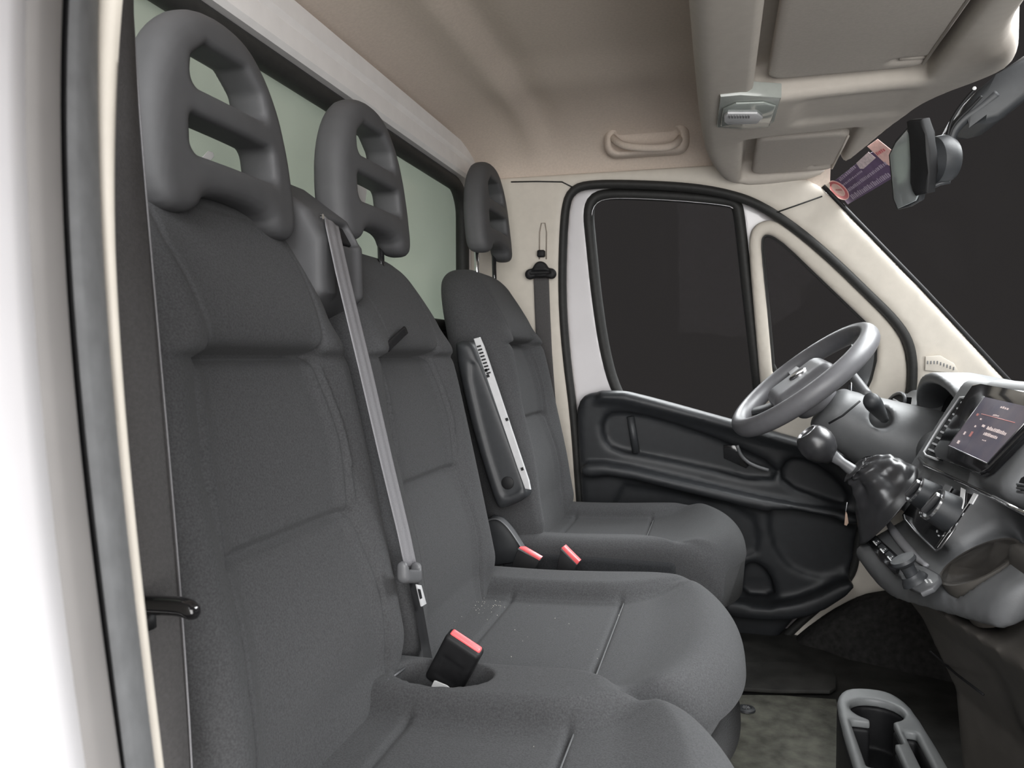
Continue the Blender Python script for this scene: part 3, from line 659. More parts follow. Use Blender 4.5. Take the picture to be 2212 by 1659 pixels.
slab('latch_plate', tp, (1, 0, 0), 0.003, MT['silver'], b2, bev=0.0008)
tp = [P(u, v, X=-0.4365) for u, v in ((902, 1272), (907, 1273), (911, 1292), (907, 1294))]
slab('latch_slot', tp, (1, 0, 0), 0.001, MT['black'], b2, bev=0)
lathe('belt_stop', [(0, 0), (0.004, 0), (0.004, 0.003), (0, 0.003)], P(694, 468, X=-0.575), (1, 0, 0), MT['chrome'], b2, n=12)
# near outer belt along the pillar
b1 = thing('seat_belt', (-0.5, 0.60, 0.1), 'dark belt hanging close to the camera along the cream pillar', 'seat belt')
vv = np.linspace(-60, 1720, 60)
lu = np.polyfit([0, 550, 1100, 1250, 1659], [265, 246, 284, 300, 343], 3); ru = np.polyfit([0, 300, 550, 1100, 1659], [287, 306, 330, 376, 416], 3)
A = np.array([P(np.polyval(lu, v), v, Y=0.565) for v in vv]); B = np.array([P(np.polyval(ru, v), v, Y=0.600) for v in vv])
L = []
for a, b in zip(A, B):
    w = (b - a); s = np.linspace(0, 1, 13); nrm = np.cross(w, (0, 0, 1.0)); nrm /= np.linalg.norm(nrm)
    fr = [a + w * k + nrm * (0.004 * math.sin(k * math.pi) ) for k in s]; bk = [p - nrm * 0.0025 for p in fr[::-1]]
    L.append(fr + bk)
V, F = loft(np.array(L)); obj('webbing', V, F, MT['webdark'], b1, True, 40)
tube('webbing_hem', [P(np.polyval(ru, v) - 1.5, v, Y=0.597) for v in vv], 0.0009, MT['web'], b1, n=6)
hk = [P(u, v, Y=0.555) for u, v in ((285, 1306), (330, 1307), (380, 1309), (404, 1313), (415, 1322), (417, 1336))]
hp = resample(chaikin(hk, 2, False), 24)
tube('belt_guide', hp, np.r_[np.full(22, 0.0083), 0.0072, 0.0045], MT['gloss'], b1, n=14, up=(0, 1, 0))
tube('guide_post', [P(310, 1325, Y=0.56), P(312, 1358, Y=0.56)], 0.010, MT['black'], b1, n=12, up=(0, 1, 0))
# driver's belt on the far pillar
b3 = thing('seat_belt', (-0.55, 2.38, 0.6), "dark belt hanging from the far cream pillar behind the driver's seat", 'seat belt')
q0 = -0.036
cl = np.array([P(1169, 598, q=q0), P(1172, 680, q=q0), P(1176, 760, q=q0), P(1182, 840, q=q0 + 0.005), P(1192, 960, q=q0)])
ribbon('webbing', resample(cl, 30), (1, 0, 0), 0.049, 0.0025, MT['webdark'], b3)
a0 = P(1168, 590, q=-0.045)
def anchor(X, Y, Z):
    x, y, z = X - a0[0], Y - a0[1], Z - a0[2]
    d = smin(scap(x, y, z, (-0.032, 0, 0.0), (0.032, 0, 0.0), 0.014), scyl(x, y, z, (0, 0, 0.014), (0, 1, 0), 0.022, 0.013, 0.006), 0.012)
    for s in (-1, 1): d = smin(d, scyl(x, y, z, (s * 0.034, 0, -0.004), (0, 1, 0), 0.015, 0.012, 0.006), 0.006)
    return smax(d, -scap(x, y, z, (-0.028, -0.014, 0.001), (0.028, -0.014, 0.001), 0.006), 0.004)
sdf('belt_anchor', anchor, a0 - 0.065, a0 + 0.06, 0.0035, MT['black'], b3)
c = P(1169, 548, q=-0.035); box('height_button', c, (0.024, 0.02, 0.022), MT['black'], b3, bev=0.005)
# ================================================================== BUCKLES
bk = thing('belt_buckle', tuple(P(975, 1480, Y=1.09)), 'black belt buckle with red button standing between the bench seats', 'buckle')
up_ = np.array(P(1005, 1385, Y=1.075)) - np.array(P(960, 1470, Y=1.09)); up_ /= np.linalg.norm(up_)
c0 = np.array(P(982, 1432, Y=1.08)); wd = np.array(P(1033, 1412, Y=1.075)) - np.array(P(976, 1378, Y=1.075)); wd -= up_ * (wd @ up_); wd /= np.linalg.norm(wd); nn = np.cross(wd, up_)
RB = [wd, nn, up_]
def bkl(X, Y, Z):
    d = sbox(X, Y, Z, c0, (0.030, 0.014, 0.044), 0.006, RB)
    return smax(d, -sbox(X, Y, Z, c0 + nn * (0.0155 if nn[1] < 0 else -0.0155) - up_ * 0.008, (0.017, 0.003, 0.019), 0.002, RB), 0.003)
sdf('buckle_body', bkl, c0 - 0.065, c0 + 0.065, 0.0028, MT['black'], bk)
RM = Matrix((tuple(wd), tuple(nn), tuple(up_))).transposed()
box('release_button', tuple(c0 + up_ * 0.043), (0.052, 0.013, 0.009), MT['red'], bk, rot=RM, bev=0.003)['label'] = 'red release button'
fs = -1 if nn[1] > 0 else 1
slab('buckle_label', [P(u, v, Y=1.055) for u, v in ((937, 1472), (941, 1472), (965, 1482), (973, 1489), (970, 1493), (932, 1492), (930, 1487))], (0, 1, 0.3), 0.002, MT['white'], bk, bev=0)['label'] = 'folded white tag at the buckle foot'
def small_buckle(pts, label, body):
    t = thing('belt_buckle', tuple(P(*body[0], Y=1.72)), label, 'buckle', None)
    slab('release_button', [P(u, v, Y=1.715) for u, v in pts], (0.3, 1, 0.2), 0.012, MT['red'], t, bev=0.0015)['label'] = 'red release button'
    slab('buckle_body', [P(u, v, Y=1.72) for u, v in body], (0, 1, 0), 0.022, MT['black'], t, bev=0.003)
    c_ = P(*body[2], Y=1.731); tube('buckle_stalk', [c_ + np.array([-0.01, 0, 0.01]), (c_[0] - 0.015, c_[1], c_[2] - 0.1), (c_[0] - 0.015, c_[1], 0.002)], 0.007, MT['black'], t, n=8, up=(0, 1, 0))
small_buckle([(1120, 1184), (1130, 1184), (1168, 1206), (1164, 1211)], 'black buckle with slanted red button beside the pale recliner cover', [(1118, 1186), (1166, 1211), (1150, 1240), (1100, 1236)])
small_buckle([(1212, 1184), (1218, 1180), (1251, 1213), (1246, 1220)], "black buckle with red button against the driver's cushion side", [(1211, 1187), (1246, 1221), (1235, 1245), (1200, 1240)])
# crumbs on the seat cloth: too many and too small to count
bm = bmesh.new()
for k in range(70):
    if k < 34: x, y = random.gauss(-0.425, 0.02), random.gauss(1.41, 0.035)
    else: x, y = random.uniform(-0.4, 0.02), random.choice((random.uniform(0.7, 0.95), random.uniform(1.16, 1.45)))
    m = Matrix.Translation((x, y, 0.3835)) @ Matrix.Rotation(random.random() * 3, 4, 'Z')
    bmesh.ops.create_icosphere(bm, subdivisions=1, radius=random.uniform(0.0004, 0.0010), matrix=m)
cr_ = bm_obj('crumbs', bm, mat('pale_crumbs', (0.5, 0.48, 0.42), 0.9, var=0.2), None); tag(cr_, 'pale crumbs scattered over the bench cushion', 'crumbs', None, 'stuff')
def PP(u, v, p0, n, off=0.0):
    d = ray(u, v); n = np.asarray(n, float); n = n / np.linalg.norm(n); t = (n @ (np.asarray(p0, float) + n * off - CAM)) / (n @ d); return CAM + d * t
def rotz(n, hint=(0, 1, 0)):
    """matrix whose columns are (x, y, z) with z = n and y near hint"""
    n = Vector(n).normalized(); y = Vector(hint); y = (y - n * y.dot(n)).normalized(); x = y.cross(n); return Matrix((x, y, n)).transposed()
# ================================================================== OVERHEAD SHELF
SH = chaikin([(-0.050, 0.42), (-0.050, 1.2), (-0.048, 1.90), (-0.035, 2.14), (0.03, 2.37), (0.29, 2.37), (0.36, 2.15), (0.405, 1.95), (0.430, 1.80), (0.525, 1.67), (0.525, 1.60), (0.450, 1.44), (0.458, 1.2), (0.455, 0.42)], 2)
osh = thing('overhead_shelf', (0.2, 1.46, 1.38), 'beige overhead storage shelf above the windscreen', 'shelf')
def shelf(X, Y, Z):
    d2 = poly2(X, Y, SH); zb = 1.388 + 0.012 * sstep(0.0, 0.35, X) - 0.03 * sstep(1.95, 2.36, Y)
    d = smax(d2, np.maximum(zb - Z, Z - 1.60), 0.042)
    r1 = sbox(X, Y, Z, (0.2235, 1.0, 1.40), (0.1605, 0.665, 0.062), 0.012)
    r2 = sbox(X, Y, Z, (0.185, 2.135, 1.375), (0.128, 0.175, 0.052), 0.015)
    c1 = sbox(X, Y, Z, (0.27, 1.79, 1.37), (0.11, 0.085, 0.034), 0.02)
    d = smax(d, -r1, 0.02); d = smax(d, -r2, 0.02); return smax(d, -c1, 0.02)
sdf('shelf_body', shelf, (-0.06, 0.40, 1.33), (0.53, 2.39, 1.62), 0.0085, MT['shelf'], osh)
def visor(name, x0, x1, y0, y1, z, label, dz=0.0):
    t = thing(name, ((x0 + x1) / 2, (y0 + y1) / 2, z), label, 'sun visor')
    R = Matrix.Rotation(dz, 3, 'X'); rows = [tuple(R[i]) for i in range(3)]
    c = ((x0 + x1) / 2, (y0 + y1) / 2, z); h = ((x1 - x0) / 2, (y1 - y0) / 2, 0.013)
    def f(X, Y, Z):
        d2 = sbox(X, Y, 0 * Z + c[2], c, (h[0], h[1], 1.0), 0.03, None)
        zz = Z - dz * (Y - c[1]) - c[2]
        d = smax(d2, np.abs(zz) - 0.012, 0.012)
        return smax(d, -scap(X, Y, zz, (x1 - 0.055, y1 - 0.045, -0.014), (x1 - 0.012, y1 - 0.045, -0.014), 0.013), 0.006)
    sdf('visor_panel', f, (x0 - 0.01, y0 - 0.01, z - 0.05), (x1 + 0.01, y1 + 0.01, z + 0.05), 0.006, MT['visor'], t)
    zz = z + dz * (y1 - 0.045 - c[1])
    tube('visor_pivot', [(x1 - 0.05, y1 - 0.045, zz - 0.004), (x1 - 0.004, y1 - 0.045, zz - 0.004)], 0.0055, MT['shelf'], t, n=10)
    tube('visor_hem', [(x1 - 0.004, y0 + 0.02, z - 0.011 + dz * (y0 + 0.02 - c[1])), (x1 - 0.004, y1 - 0.02, z - 0.011 + dz * (y1 - 0.02 - c[1]))], 0.003, MT['shelf'], t, n=8)
    return t
visor('sun_visor', 0.088, 0.372, 0.62, 1.640, 1.432, 'larger beige sun visor folded flat on the near side of the overhead shelf')
visor('sun_visor', 0.085, 0.300, 1.985, 2.300, 1.402, "smaller beige sun visor folded flat above the driver's side", -0.045)
# reading lamp in the middle of the shelf
lp = thing('reading_lamp', tuple(P(1615, 250, Z=1.386)), 'grey-green reading lamp unit set in the middle of the overhead shelf', 'lamp')
zl = 1.382
q = [P(u, v, Z=zl) for u, v in ((1556, 210), (1600, 206), (1688, 212), (1672, 262), (1660, 276), (1600, 280), (1548, 276))]
slab('lamp_housing', q, (0, 0, 1), 0.03, MT['lens'], lp, bev=0.003)
q = [P(u, v, Z=zl - 0.001) for u, v in ((1562, 232), (1590, 220), (1650, 218), (1676, 226), (1662, 268), (1600, 272), (1556, 268))]
slab('lamp_lens', q, (0, 0, -1), 0.005, mat('clear_lens', (0.38, 0.41, 0.385), 0.12, var=0.04, coat=0.5), lp, bev=0.003)
q = [P(u, v, Z=zl - 0.006) for u, v in ((1564, 246), (1572, 240), (1636, 240), (1648, 250), (1636, 262), (1572, 264), (1564, 258))]
slab('lamp_switch', q, (0, 0, -1), 0.006, MT['silver'], lp, bev=0.0025)
for k in range(8):
    c = P(1576 + k * 6, 252, Z=zl - 0.0128); box('switch_rib', c, (0.002, 0.016, 0.003), MT['sealgrey'], lp, bev=0)
# roof grab handle
gh = thing('grab_handle', tuple(P(1395, 325, Y=2.26)), "moulded taupe grab handle on the roof above the driver's door", 'grab handle')
gpth = [P(u, v, Y=y) for u, v, y in ((1322, 296, 2.27), (1332, 306, 2.235), (1350, 316, 2.215), (1400, 320, 2.21), (1446, 318, 2.215), (1462, 308, 2.235), (1470, 298, 2.27))]
tube('handle_bar', resample(chaikin(gpth, 2, False), 30), 0.0105, MT['liner'], gh, n=12)
def cup(X, Y, Z):
    c = P(1396, 303, Y=2.285); d = sbox(X, Y, Z, (c[0], 2.29, c[2]), (0.122, 0.045, 0.044), 0.035)
    return smax(d, -sbox(X, Y, Z, (c[0], 2.25, c[2] - 0.004), (0.098, 0.03, 0.030), 0.025), 0.015)
c = P(1396, 303, Y=2.285); sdf('handle_recess', cup, (c[0] - 0.13, 2.23, c[2] - 0.05), (c[0] + 0.13, 2.34, c[2] + 0.05), 0.005, MT['liner'], gh)
# ================================================================== MIRROR AND STICKER
rm = thing('rear_view_mirror', (0.36, 1.48, 1.12), 'rear-view mirror seen edge-on with black clip and stalk, at the windscreen', 'mirror')
mp, mn = np.array([0.315, 1.46, 1.20]), np.array([-0.80, -0.55, -0.22])
slab('mirror_glass', [PP(u, v, mp, mn) for u, v in ((1921, 335), (1934, 308), (1958, 280), (1968, 300), (1984, 418), (1976, 434), (1938, 451), (1930, 430))], tuple(-mn), 0.006, mat('mirror_face', (0.42, 0.45, 0.45), 0.14, 0.5, metal=0.6, var=0.05, vscale=12), rm, bev=0.002)
slab('mirror_frame', [PP(u, v, mp, mn, -0.007) for u, v in ((1917, 335), (1932, 302), (1962, 270), (1982, 300), (1990, 410), (1984, 434), (1960, 448), (1936, 454), (1926, 430))], tuple(-mn), 0.016, MT['plastic'], rm, bev=0.005)
slab('clip_band', [PP(u, v, mp, mn, 0.006) for u, v in ((1955, 263), (1963, 259), (1990, 257), (1998, 290), (2006, 330), (2005, 372), (2002, 418), (1975, 424), (1968, 412), (1972, 396), (1972, 340))], tuple(-mn), 0.022, MT['black'], rm, bev=0.005, seg=3)
c = PP(2024, 347, mp, mn, -0.045); lathe('ball_housing', [(0.0, -0.02), (0.026, -0.02), (0.040, -0.008), (0.042, 0.010), (0.036, 0.022), (0.0, 0.026)], c, (0.93, 0.30, 0.1), MT['plastic'], rm, n=32)
ap = np.array([P(2042, 335, Y=1.50), P(2052, 300, Y=1.50), P(2058, 282, Y=1.50), P(2078, 258, Y=1.50), P(2110, 238, Y=1.50), P(2150, 205, Y=1.50)])
tube('mirror_arm', resample(chaikin(ap, 2, False), 26), np.linspace(0.0085, 0.012, 26), MT['plastic'], rm, n=14, up=(0, 1, 0))
mc = P(2135, 205, Y=1.50)
slab('mount_cover', [P(u, v, Y=1.49) for u, v in ((2066, 262), (2088, 222), (2118, 188), (2152, 160), (2240, 100), (2240, 196), (2160, 258), (2130, 266), (2096, 258))], (0, 1, 0.0), 0.11, MT['plastic'], rm, bev=0.014, seg=4)
for us in (((2106, 192), (2086, 214), (2062, 246), (2050, 272), (2046, 300)), ((2120, 208), (2098, 232), (2072, 256), (2056, 276), (2048, 302))):
    tube('cable', resample(chaikin([P(u, v, Y=1.475) for u, v in us], 2, False), 30), 0.0026, MT['black'], rm, n=8, up=(0, 1, 0))
tube('clip_tab', [P(u, v, Y=1.47) for u, v in ((2000, 410), (2030, 396), (2052, 392))], 0.004, MT['plastic'], rm, n=8, up=(0, 1, 0))
c = P(2105, 192, Y=1.475); lathe('cable_plug', [(0, 0), (0.003, 0.001), (0.003, 0.004), (0, 0.005)], c, (-0.3, -1, 0), MT['white'], rm, n=10)
# sticker on the inside of the windscreen
gi, gj = 2, 36
pw = G[gi, gj]; nw = np.cross(G[gi + 2, gj] - G[gi, gj], G[gi, gj - 3] - G[gi, gj]); nw /= np.linalg.norm(nw)
if nw @ (CAM - pw) < 0: nw = -nw
sk = thing('windscreen_sticker', tuple(PP(1850, 390, pw, nw, 0.004)), 'purple printed sticker with a red round emblem in the windscreen corner', 'sticker')
MT['purple'] = mat('purple_print', (0.115, 0.07, 0.150), 0.55, var=0.18, vscale=40); MT['lilac'] = mat('lilac_print', (0.42, 0.34, 0.46), 0.55, var=0.15, vscale=200); MT['pinkred'] = mat('red_print', (0.62, 0.16, 0.18), 0.5, var=0.05); MT['pink'] = mat('pink_print', (0.80, 0.52, 0.48), 0.5, var=0.08, vscale=120)
def sp_(u, v, o): return PP(u, v, pw, nw, o)
slab('sticker_sheet', [sp_(u, v, 0.003) for u, v in ((1796, 396), (1832, 441), (1950, 372), (1900, 322), (1880, 330))], tuple(nw), 0.001, MT['purple'], sk, bev=0)
slab('white_label', [sp_(u, v, 0.0035) for u, v in ((1874, 316), (1896, 300), (1936, 332), (1930, 362), (1912, 352))], tuple(nw), 0.001, MT['pink'], sk, bev=0)
slab('inset_label', [sp_(u, v, 0.0045) for u, v in ((1850, 352), (1876, 328), (1892, 341), (1866, 364), (1858, 364))], tuple(nw), 0.001, mat('inset_print', (0.62, 0.52, 0.54), 0.5, var=0.2, vscale=150), sk, bev=0)
def ell(uc, vc, a, b, ang, o, k=28):
    ca, sa = math.cos(ang), math.sin(ang); return [sp_(uc + a * math.cos(t) * ca - b * math.sin(t) * sa, vc + a * math.cos(t) * sa + b * math.sin(t) * ca, o) for t in np.linspace(0, 2 * math.pi, k, endpoint=False)]
slab('emblem_ring', ell(1812, 411, 27, 14, math.radians(41), 0.0045), tuple(nw), 0.001, MT['pink'], sk, bev=0)
slab('emblem_band', ell(1812, 411, 25, 12, math.radians(41), 0.0057), tuple(nw), 0.001, MT['pinkred'], sk, bev=0)
slab('emblem_field', ell(1811, 410, 18, 8, math.radians(41), 0.007), tuple(nw), 0.001, MT['pink'], sk, bev=0)
def textrow(parent, A, B, hgt, mt, name='print_line', n=14, off=0.005, gap=0.35):
    """one row of small illegible letters between two photo points on the windscreen"""
    bm = bmesh.new(); rnd = random.Random(int(A[0] * 7 + A[1]))
    A3, B3 = sp_(*A, off), sp_(*B, off); e = B3 - A3; Ln = np.linalg.norm(e); e /= Ln; f = np.cross(nw, e); x = 0.0
    while x < Ln:
        w = Ln / n * rnd.uniform(0.45, 0.8); hh = hgt * rnd.uniform(0.7, 1.0)
        p = A3 + e * x; vs_ = [bm.verts.new(tuple(p + e * a + f * b)) for a, b in ((0, 0), (w, 0), (w, hh), (0, hh))]; bm.faces.new(vs_)
        x += w + Ln / n * gap * rnd.uniform(0.6, 1.2)
    o = bm_obj(name, bm, mt, parent, False, None); return o
textrow(sk, (1843, 431), (1926, 380), 0.016, MT['lilac'], n=22)
textrow(sk, (1832, 416), (1914, 357), 0.010, MT['lilac'], n=24)
textrow(sk, (1822, 402), (1862, 372), 0.006, MT['lilac'], n=12)
textrow(sk, (1816, 392), (1850, 362), 0.010, MT['lilac'], n=10)
textrow(sk, (1806, 412), (1818, 412), 0.006, MT['pinkred'], n=4, off=0.0085)
textrow(sk, (1896, 336), (1912, 326), 0.010, MT['pinkred'], n=4, off=0.006)
# ================================================================== DASHBOARD
dash = thing('dashboard', (0.6, 1.45, 0.3), 'grey plastic dashboard with centre stack, vents and instrument hood', 'dashboard')
FN = np.array([-0.876, 0, 0.482]); FT = np.array([0.482, 0, 0.876]); FP0 = np.array([0.417, 1.5, 0.70])     # centre-stack face
SN = np.array([-0.58, 0, 0.815]); STn = np.array([0.815, 0, 0.58]); SP0 = np.array([0.315, 1.5, 0.500])      # switch shelf
FR = [tuple(FN), (0, 1, 0), tuple(FT)]; SR = [tuple(SN), (0, 1, 0), tuple(STn)]
MAIN = [(1.10, 0.55), (1.10, 0.76), (0.80, 0.775), (0.62, 0.785), (0.53, 0.775), (0.475, 0.73), (0.47, 0.60), (0.50, 0.46), (0.62, 0.34), (0.95, 0.34)]
def dmain(X, Y, Z):
    d = smax(poly2(X, Z, MAIN), np.abs(Y - 1.46) - 0.955, 0.03)
    s = np.abs((Y - 1.46) / 0.97); d = np.maximum(d, X - 0.74 - 0.17 * (1 - s ** 2.2) - (0.78 - Z) * 0.8)
    cs = FP0 - FN * 0.09 + np.array([0, 0.08, 0]); d = smin(d, sbox(X, Y, Z, cs, (0.090, 0.185, 0.150), 0.022, FR), 0.02)
    cs = FP0 - FN * 0.09 + FT * 0.055 + np.array([0, -0.06, 0]); d = smin(d, sbox(X, Y, Z, cs, (0.090, 0.17, 0.095), 0.025, FR), 0.02)         # centre stack
    cp = np.array([0.53, 0.86, 0.645]); d = smin(d, sbox(X, Y, Z, cp, (0.105, 0.36, 0.065), 0.03), 0.03)             # passenger side
    c2 = SP0 - SN * 0.026 + STn * 0.055 + np.array([0.0, -0.045, 0]); d = smin(d, smax(sbox(X, Y, Z, c2, (0.026, 0.27, 0.108), 0.018, SR), (X - 0.270) * -0.969 + (Y - 1.60) * -0.247, 0.03), 0.02)      # shelf
    d = smax(d, -scyl(X, Y, Z, PP(2114, 1214, SP0, SN), SN, 0.061, 0.065, 0.01), 0.010)                         # cup holder
    d = smax(d, -sbox(X, Y, Z, FP0 + FT * (-0.105) + np.array([0, 0.03, 0]), (0.012, 0.112, 0.082), 0.008, FR), 0.008)     # climate recess
    d = smax(d, -sbox(X, Y, Z, (0.49, 2.0, 0.765), (0.085, 0.185, 0.06), 0.04), 0.02)                            # room for the instruments
    return d
sdf('dash_body', dmain, (0.20, 0.48, 0.32), (1.12, 2.44, 0.82), 0.0075, MT['dash'], dash)
cc_ = PP(2114, 1214, SP0, SN)
cupo = lathe('cup_holder', [(0.0595, 0.001), (0.0640, 0.001), (0.062, -0.075), (0.0, -0.077), (0.0, -0.074), (0.0575, -0.072), (0.0595, 0.001)], cc_, SN, MT['dashlow'], dash, n=40)
for a in (0.6, 2.7, 4.8):
    R_ = rotz(SN); w_ = R_ @ Vector((math.cos(a) * 0.058, math.sin(a) * 0.058, -0.035)); box('cup_rib', tuple(Vector(cc_) + w_), (0.010, 0.006, 0.07), MT['dashlow'], cupo, rot=R_ @ Matrix.Rotation(a, 3, 'Z'), bev=0.002)
def dlow(X, Y, Z):
    pr = [(0.315, 0.455), (0.365, 0.39), (0.425, 0.26), (0.45, -0.01), (0.85, -0.01), (0.85, 0.45)]
    d = smax(poly2(X - 0.22 * np.maximum(1.55 - Y, 0), Z, pr), np.abs(Y - 1.33) - 0.27, 0.07)
    g = smax(poly2(X, Z, [(0.41, 0.60), (0.42, 0.44), (0.46, 0.26), (0.9, 0.26), (0.9, 0.60)]), np.abs(Y - 0.90) - 0.40, 0.05)
    d = smin(d, g, 0.04)
    return smax(d, -scap(X, Y, Z, (0.43, 0.95, 0.22), (0.43, 1.22, 0.22), 0.10, 0.085), 0.04)
o = sdf('lower_panel', dlow, (0.30, 0.48, -0.02), (0.92, 1.64, 0.63), 0.010, MT['dashlow'], dash); o['label'] = 'dark brownish lower dashboard panel'
tube('panel_joint', [P(u, v, X=0.405) for u, v in ((2010, 1408), (2068, 1458), (2124, 1500))], 0.0022, MT['black'], dash, n=6)
# knee panel and column surround on the driver's side
def knee(X, Y, Z):
    d = sbox(X, Y, Z, (0.55, 2.06, 0.60), (0.11, 0.31, 0.10), 0.05)
    return smin(d, scap(X, Y, Z, (0.47, 2.05, 0.64), (0.56, 2.05, 0.60), 0.085, 0.12), 0.05)
sdf('knee_panel', knee, (0.32, 1.70, 0.44), (0.70, 2.40, 0.80), 0.009, MT['dash'], dash)
# instrument hood
def hood(X, Y, Z):
    sl_ = 0.20 * np.maximum(X - 0.56, 0)
    e = (np.sqrt(((Y - 1.985) / 0.232) ** 2 + ((Z - 0.705 + sl_) / 0.128) ** 2) - 1) * 0.14
    d = smax(e, smax(0.475 + 0.25 * (0.83 - Z) - X, X - 0.82, 0.01), 0.016); d = smax(d, 0.66 - Z, 0.02)
    i = (np.sqrt(((Y - 1.985) / 0.205) ** 2 + ((Z - 0.715) / 0.092) ** 2) - 1) * 0.11
    return smax(d, -smax(i, X - 0.60, 0.01), 0.008)
sdf('instrument_hood', hood, (0.44, 1.75, 0.64), (0.82, 2.24, 0.86), 0.006, MT['dash'], dash)
cl_ = box('instrument_panel', (0.600, 1.99, 0.735), (0.012, 0.35, 0.12), MT['gloss'], dash, rot=Matrix.Rotation(math.radians(-14), 3, 'Y'), bev=0.004)
for yy in (1.90, 2.08):
    lathe('dial_ring', [(0.040, 0), (0.046, 0), (0.046, 0.012), (0.040, 0.012)], (0.592, yy, 0.738), (-1, 0, 0.22), MT['silver'], cl_, n=28)
lathe('instrument_cowl_edge', [(0.0, 0), (0.05, 0), (0.05, 0.02), (0.0, 0.022)], (0.565, 2.11, 0.722), (-1, 0, 0.22), MT['black'], cl_, n=28)
# touch screen
scn = thing('touch_screen', tuple(PP(2090, 990, FP0, FN)), 'glossy black touch screen with lit purple-grey display in the centre stack', 'screen')
def fpt(u, v, o=0.0): return PP(u, v, FP0, FN, o)
bz = [fpt(u, v, 0.002) for u, v in ((2114, 837), (2132, 836), (2250, 855), (2250, 920), (2150, 1022), (2128, 1032), (2034, 994), (2029, 980), (2098, 862))]
slab('screen_bezel', bz, tuple(FN), 0.012, MT['gloss'], scn, bev=0.003)
cD, cC, cB, cA = fpt(2128, 858, 0.015), fpt(2243, 884, 0.015), fpt(2134, 1002, 0.015), fpt(2050, 963, 0.015)
em = bpy.data.materials.new('lit_display'); em.use_nodes = True; nt = em.node_tree; b = nt.nodes['Principled BSDF']
b.inputs['Base Color'].default_value = (0.09, 0.085, 0.10, 1); b.inputs['Roughness'].default_value = 0.2
nz = nt.nodes.new('ShaderNodeTexNoise'); nz.inputs['Scale'].default_value = 16.0; cr = nt.nodes.new('ShaderNodeValToRGB'); cr.color_ramp.elements[0].color = (0.06, 0.055, 0.085, 1); cr.color_ramp.elements[1].color = (0.125, 0.10, 0.115, 1); cr.color_ramp.elements[0].position = .35; cr.color_ramp.elements[1].position = .65
tc = nt.nodes.new('ShaderNodeTexCoord'); nt.links.new(tc.outputs['Object'], nz.inputs['Vector']); nt.links.new(nz.outputs['Fac'], cr.inputs['Fac']); nt.links.new(cr.outputs['Color'], b.inputs['Emission Color']); b.inputs['Emission Strength'].default_value = 0.6
slab('display', [cA, cB, cC, cD], tuple(FN), 0.0012, em, scn, bev=0)
for a, b_ in ((cA, cB), (cB, cC), (cA, cD)):
    tube('display_edge', [a + FN * 0.001, b_ + FN * 0.001], 0.0011, MT['steel'], scn, n=6)
MT['ui'] = mat('lit_letters', (0.75, 0.62, 0.60), 0.4, var=0.03); MT['ui2'] = mat('lit_red_marks', (0.55, 0.22, 0.20), 0.4, var=0.03)
for m_, s_ in ((MT['ui'], 0.45), (MT['ui2'], 0.25)):
    bb = m_.node_tree.nodes['Principled BSDF']; bb.inputs['Emission Color'].default_value = bb.inputs['Base Color'].default_value; bb.inputs['Emission Strength'].default_value = s_
def uirow(A, B, hpx, mt, name, n):
    bm = bmesh.new(); rnd = random.Random(int(A[0] * 3 + A[1])); A3, B3 = fpt(*A, 0.0168), fpt(*B, 0.0168); e = B3 - A3; Ln = np.linalg.norm(e); e /= Ln; f = np.cross(e, FN); f = f if f[2] > 0 else -f; x = 0.0
    hm = hpx * 1.33 / FPX
    while x < Ln:
        w = min(Ln / n * rnd.uniform(0.6, 0.85), Ln - x + 1e-4); h_ = hm * rnd.uniform(0.6, 1.0); p = A3 + e * x
        bm.faces.new([bm.verts.new(tuple(p + e * a + f * b2_)) for a, b2_ in ((0, 0), (w, 0), (w, h_), (0, h_))]); x += Ln / n
    return bm_obj(name, bm, mt, scn, False, None)
for A, B, hp, mt_, nm, n_ in (((2130, 927), (2172, 941), 8, 'ui', 'message_line', 14), ((2123, 939), (2153, 949), 8, 'ui', 'message_line', 10), ((2144, 898), (2158, 900), 4, 'ui', 'title_line', 5), ((2160, 881), (2178, 886), 6, 'ui', 'clock', 4),
        ((2080, 938), (2084, 940), 12, 'ui', 'menu_icon', 1), ((2066, 957), (2071, 959), 8, 'ui', 'menu_icon', 1), ((2092, 942), (2097, 944), 16, 'ui2', 'menu_icon', 1), ((2108, 897), (2113, 899), 8, 'ui2', 'menu_icon', 1), ((2116, 906), (2120, 908), 6, 'ui', 'menu_icon', 1), ((2104, 922), (2108, 924), 6, 'ui', 'menu_icon', 1), ((2120, 921), (2127, 924), 7, 'ui', 'menu_icon', 1), ((2121, 951), (2130, 954), 3, 'ui', 'menu_icon', 3)):
    uirow(A, B, hp, MT[mt_], nm, n_)
tube('header_line', [fpt(2120, 894, 0.0168), fpt(2192, 913, 0.0168)], 0.0006, MT['ui2'], scn, n=4)
